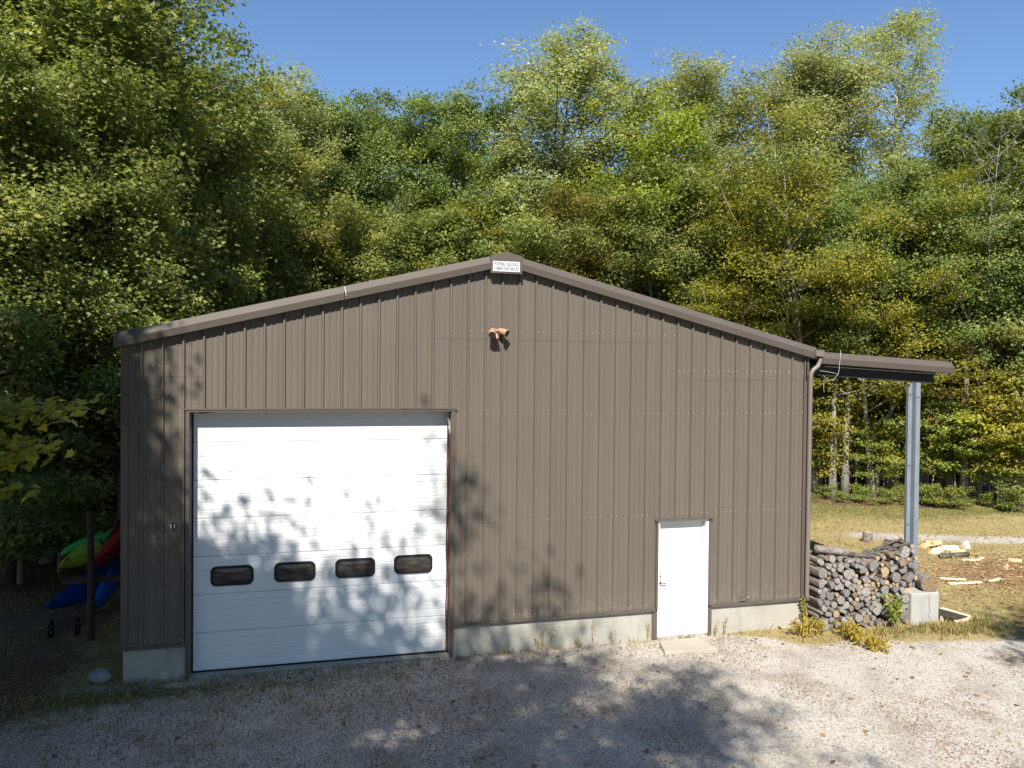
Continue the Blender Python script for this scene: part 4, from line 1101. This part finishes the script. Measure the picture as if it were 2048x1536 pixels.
# ------------------------------------------------------------------ weeds and plants
def leafy_plant(name, label, cat, x, y, nst, h, spread, leafL, mat, group=None, seed=0, wr=.4, perst=14, up=.55):
    rs = np.random.RandomState(seed+17); o = empty(name, (x, y, float(gz(x, y)))); tag(o, label, cat, group)
    mb = MB(); P, N, SP = [], [], []
    for s in range(nst):
        az = rs.rand()*6.28; q = spread*rs.uniform(.2, 1); hh = h*rs.uniform(.6, 1.05)
        a = np.array([rs.uniform(-.25, .25)*spread, rs.uniform(-.25, .25)*spread, -.01]); e = np.array([math.cos(az)*q, math.sin(az)*q, hh]); md = (a+e)/2+np.array([0, 0, hh*.15])
        mb.tube([a, md, e], [.006, .005, .003], 4, False)
        for k in range(perst):
            t = rs.uniform(.25, 1.02); p = (a*(1-t)**2+2*md*t*(1-t)+e*t*t); P.append(p+rs.normal(0, .012, 3)); d = rs.normal(size=3); d[2] = abs(d[2])*up+.35; N.append(d); SP.append(rs.rand())
    mb.build('stem', M['split_wood'], o)
    me = leaf_mesh('leaves', np.array(P), np.array(N), leafL*rs.uniform(.6, 1.3, len(P)), rs.rand(len(P)), np.array(SP), [M[mat]], rs, 'kite', wr); link('leaves', me, o)
    return o
for i, (px, py, h, sp) in enumerate(((1598, 1258, .40, .22), (1618, 1262, .42, .24), (1636, 1256, .30, .2), (1705, 1268, .40, .24), (1722, 1278, .34, .22), (1745, 1285, .30, .24), (1690, 1258, .28, .18), (1758, 1290, .2, .2))):
    p = at_z(px, py+14, 0.0); leafy_plant('yellow_plant', 'bright yellow leafed plant in front of the wood pile', 'plant', p[0], min(p[1], -.45), 7, h, sp, .115, 'leaf_gold', 'yellow plants before the wood pile', i, .32, 9)
p = at_z(1776, 1252, 0); leafy_plant('weed', 'upright green weed growing against the wood pile', 'weed', p[0], -.52, 6, .72, .16, .12, 'leaf_shrub', None, 31, .32, 26)
p = at_z(1600, 1262, 0); leafy_plant('vine', 'thin weed climbing the foundation below the downspout', 'weed', 11.86, -.10, 4, .68, .10, .09, 'leaf_yellow', None, 33, .5, 12)
for i, (px, py, h) in enumerate(((1083, 1300, .46), (1100, 1298, .36), (1150, 1296, .25), (1186, 1292, .50), (1222, 1290, .26), (1296, 1284, .46), (1075, 1302, .33), (1432, 1272, .30), (1450, 1270, .5), (1160, 1296, .15))):
    p = at_z(px, py, 0); leafy_plant('weed_stalk', 'dry thin weed stalk standing against the concrete foundation', 'weed', p[0], min(p[1], -.04), 2, h, .07, .045, 'blade', 'dry stalks along the foundation', i, .3, 16)

rs = np.random.RandomState(5)
def tuft_mesh(name, pts, h0, h1, mat, lean=.6, w=.006, spray=None):
    n = len(pts); h = rs.uniform(h0, h1, n); az = rs.uniform(0, 6.28, n); k = rs.uniform(.1, lean, n)*h
    d = np.stack([np.cos(az)*k, np.sin(az)*k, h], 1); sd = np.stack([-np.sin(az), np.cos(az), 0*az], 1)*w*rs.uniform(.7, 1.6, n)[:, None]
    V = np.stack([pts-sd, pts+sd, pts+d*.55+sd*.6, pts+d*.55-sd*.6, pts+d*np.array([1.5, 1.5, 1])], 1).reshape(-1, 3); b = np.arange(n)[:, None]*5
    idx = (b+np.array([[0, 1, 2, 3, 3, 2, 4]])).ravel(); tot = np.tile([4, 3], n)
    me = np_mesh(name, V, idx, tot, [M[mat]]); attr(me, 'leaf', np.repeat(rs.rand(n), 5)); attr(me, 'spray', np.repeat(rs.rand(n) if spray is None else spray, 5)); return me
def scatter(n, x0, x1, y0, y1, dens):
    x = rs.uniform(x0, x1, n); y = rs.uniform(y0, y1, n); k = rs.rand(n) < dens(x, y)
    bad = (x > B0-.02) & (x < B1+.02) & (y > -.02) & (y < BD)
    bad |= (x > 12.0) & (x < 15.2) & (y > -.42) & (y < .45)
    k &= ~bad; x, y = x[k], y[k]; return np.stack([x, y, gz(x, y)-.004], 1)
def d_grass(x, y):
    g, gr, c, f = zones(x, y); n = fnoise(x, y, 1.6, 51); m = fnoise(x, y, .7, 61)
    dry = (1-g)*(1-f)*(1-.8*np.clip(c, 0, 1))
    return np.clip(.55*dry+.9*np.clip(gr, 0, 1)*(n > .45)+.10*(m > .56), 0, 1)*(n > .36)
pts = scatter(240000, -5, 28, -6, 13, d_grass)
sp = np.clip(fnoise(pts[:, 0], pts[:, 1], .9, 71)*1.3-.15+rs.normal(0, .1, len(pts)), 0, .89)
tag(link('grass', tuft_mesh('grass', pts, .02, .075, 'blade', .9, .006, sp)), 'short dry grass growing across the yard and clearing', 'grass', None, 'stuff')
# taller grass along the pile, the pier and the foundation
tp = np.concatenate([
    np.stack([rs.normal(14.45, .28, 700), rs.normal(-.62, .10, 700), np.zeros(700)], 1), np.stack([rs.uniform(12.2, 14.3, 900), rs.normal(-.66, .12, 900), np.zeros(900)], 1),
    np.stack([rs.normal(15.35, .25, 500), rs.normal(-.55, .25, 500), np.zeros(500)], 1), np.stack([rs.normal(14.8, .40, 900), rs.normal(-.85, .16, 900), np.zeros(900)], 1),
    np.stack([5.2+6.6*rs.beta(.9, 1.1, 160), rs.normal(-.08, .05, 160), np.zeros(160)], 1), np.stack([rs.uniform(-.4, 4.9, 260), rs.normal(-.12, .08, 260), np.zeros(260)], 1),
    np.stack([rs.normal(-.9, .6, 420), rs.normal(-.6, .6, 420), np.zeros(420)], 1), np.stack([rs.normal(1.5, 1.3, 500), rs.normal(-1.2, .5, 500), np.zeros(500)], 1)])
tp[:, 1] = np.where((tp[:, 0] > -.3) & (tp[:, 0] < 12), np.minimum(tp[:, 1], -.02), tp[:, 1]); tp[:, 2] = gz(tp[:, 0], tp[:, 1])-.004
tag(link('tall_grass', tuft_mesh('tall_grass', tp, .03, .14, 'blade', .95, .007)), 'taller grass tufts around the pier, pile and foundation', 'grass', None, 'stuff')
# fallen leaves and chips
def flat_bits(name, pts, L, mat, wr, label):
    n = len(pts); N = np.array([0, 0, 1.0])+rs.normal(0, .28, (n, 3)); pts = pts+np.array([0, 0, .018])
    me = leaf_mesh(name, pts, N, L*rs.uniform(.5, 1.4, n), rs.rand(n), rs.rand(n), [M[mat]], rs, 'kite', wr); tag(link(name, me), label, 'litter', None, 'stuff')
pts = scatter(9000, -5, 28, -6, 13, lambda x, y: np.clip(.10+.25*sstep(8, 14, x)*sstep(-4, 1, y)+.35*np.clip(zones(x, y)[3], 0, 1)+.25*np.exp(-((y+.4)/.5)**2), 0, 1))
th = scatter(190000, -3.5, 19, -6.5, 1.5, lambda x, y: np.clip((fnoise(x, y, 1.1, 91)-.40+.16*sstep(8, 4, x))*2.2, .04, .85))
flat_bits('dead_thatch', th, .036, 'litter', .22, 'dead grass stems and needles matted over the gravel')
flat_bits('fallen_leaves', pts, .085, 'litter', .75, 'brown fallen leaves strewn over gravel and grass')
pts = scatter(26000, 14.5, 26, -1.5, 7, lambda x, y: np.clip(zones(x, y)[2]*.8+.03, 0, 1))
flat_bits('wood_chips', pts, .10, 'chips', .32, 'tan wood chips scattered where logs are split')
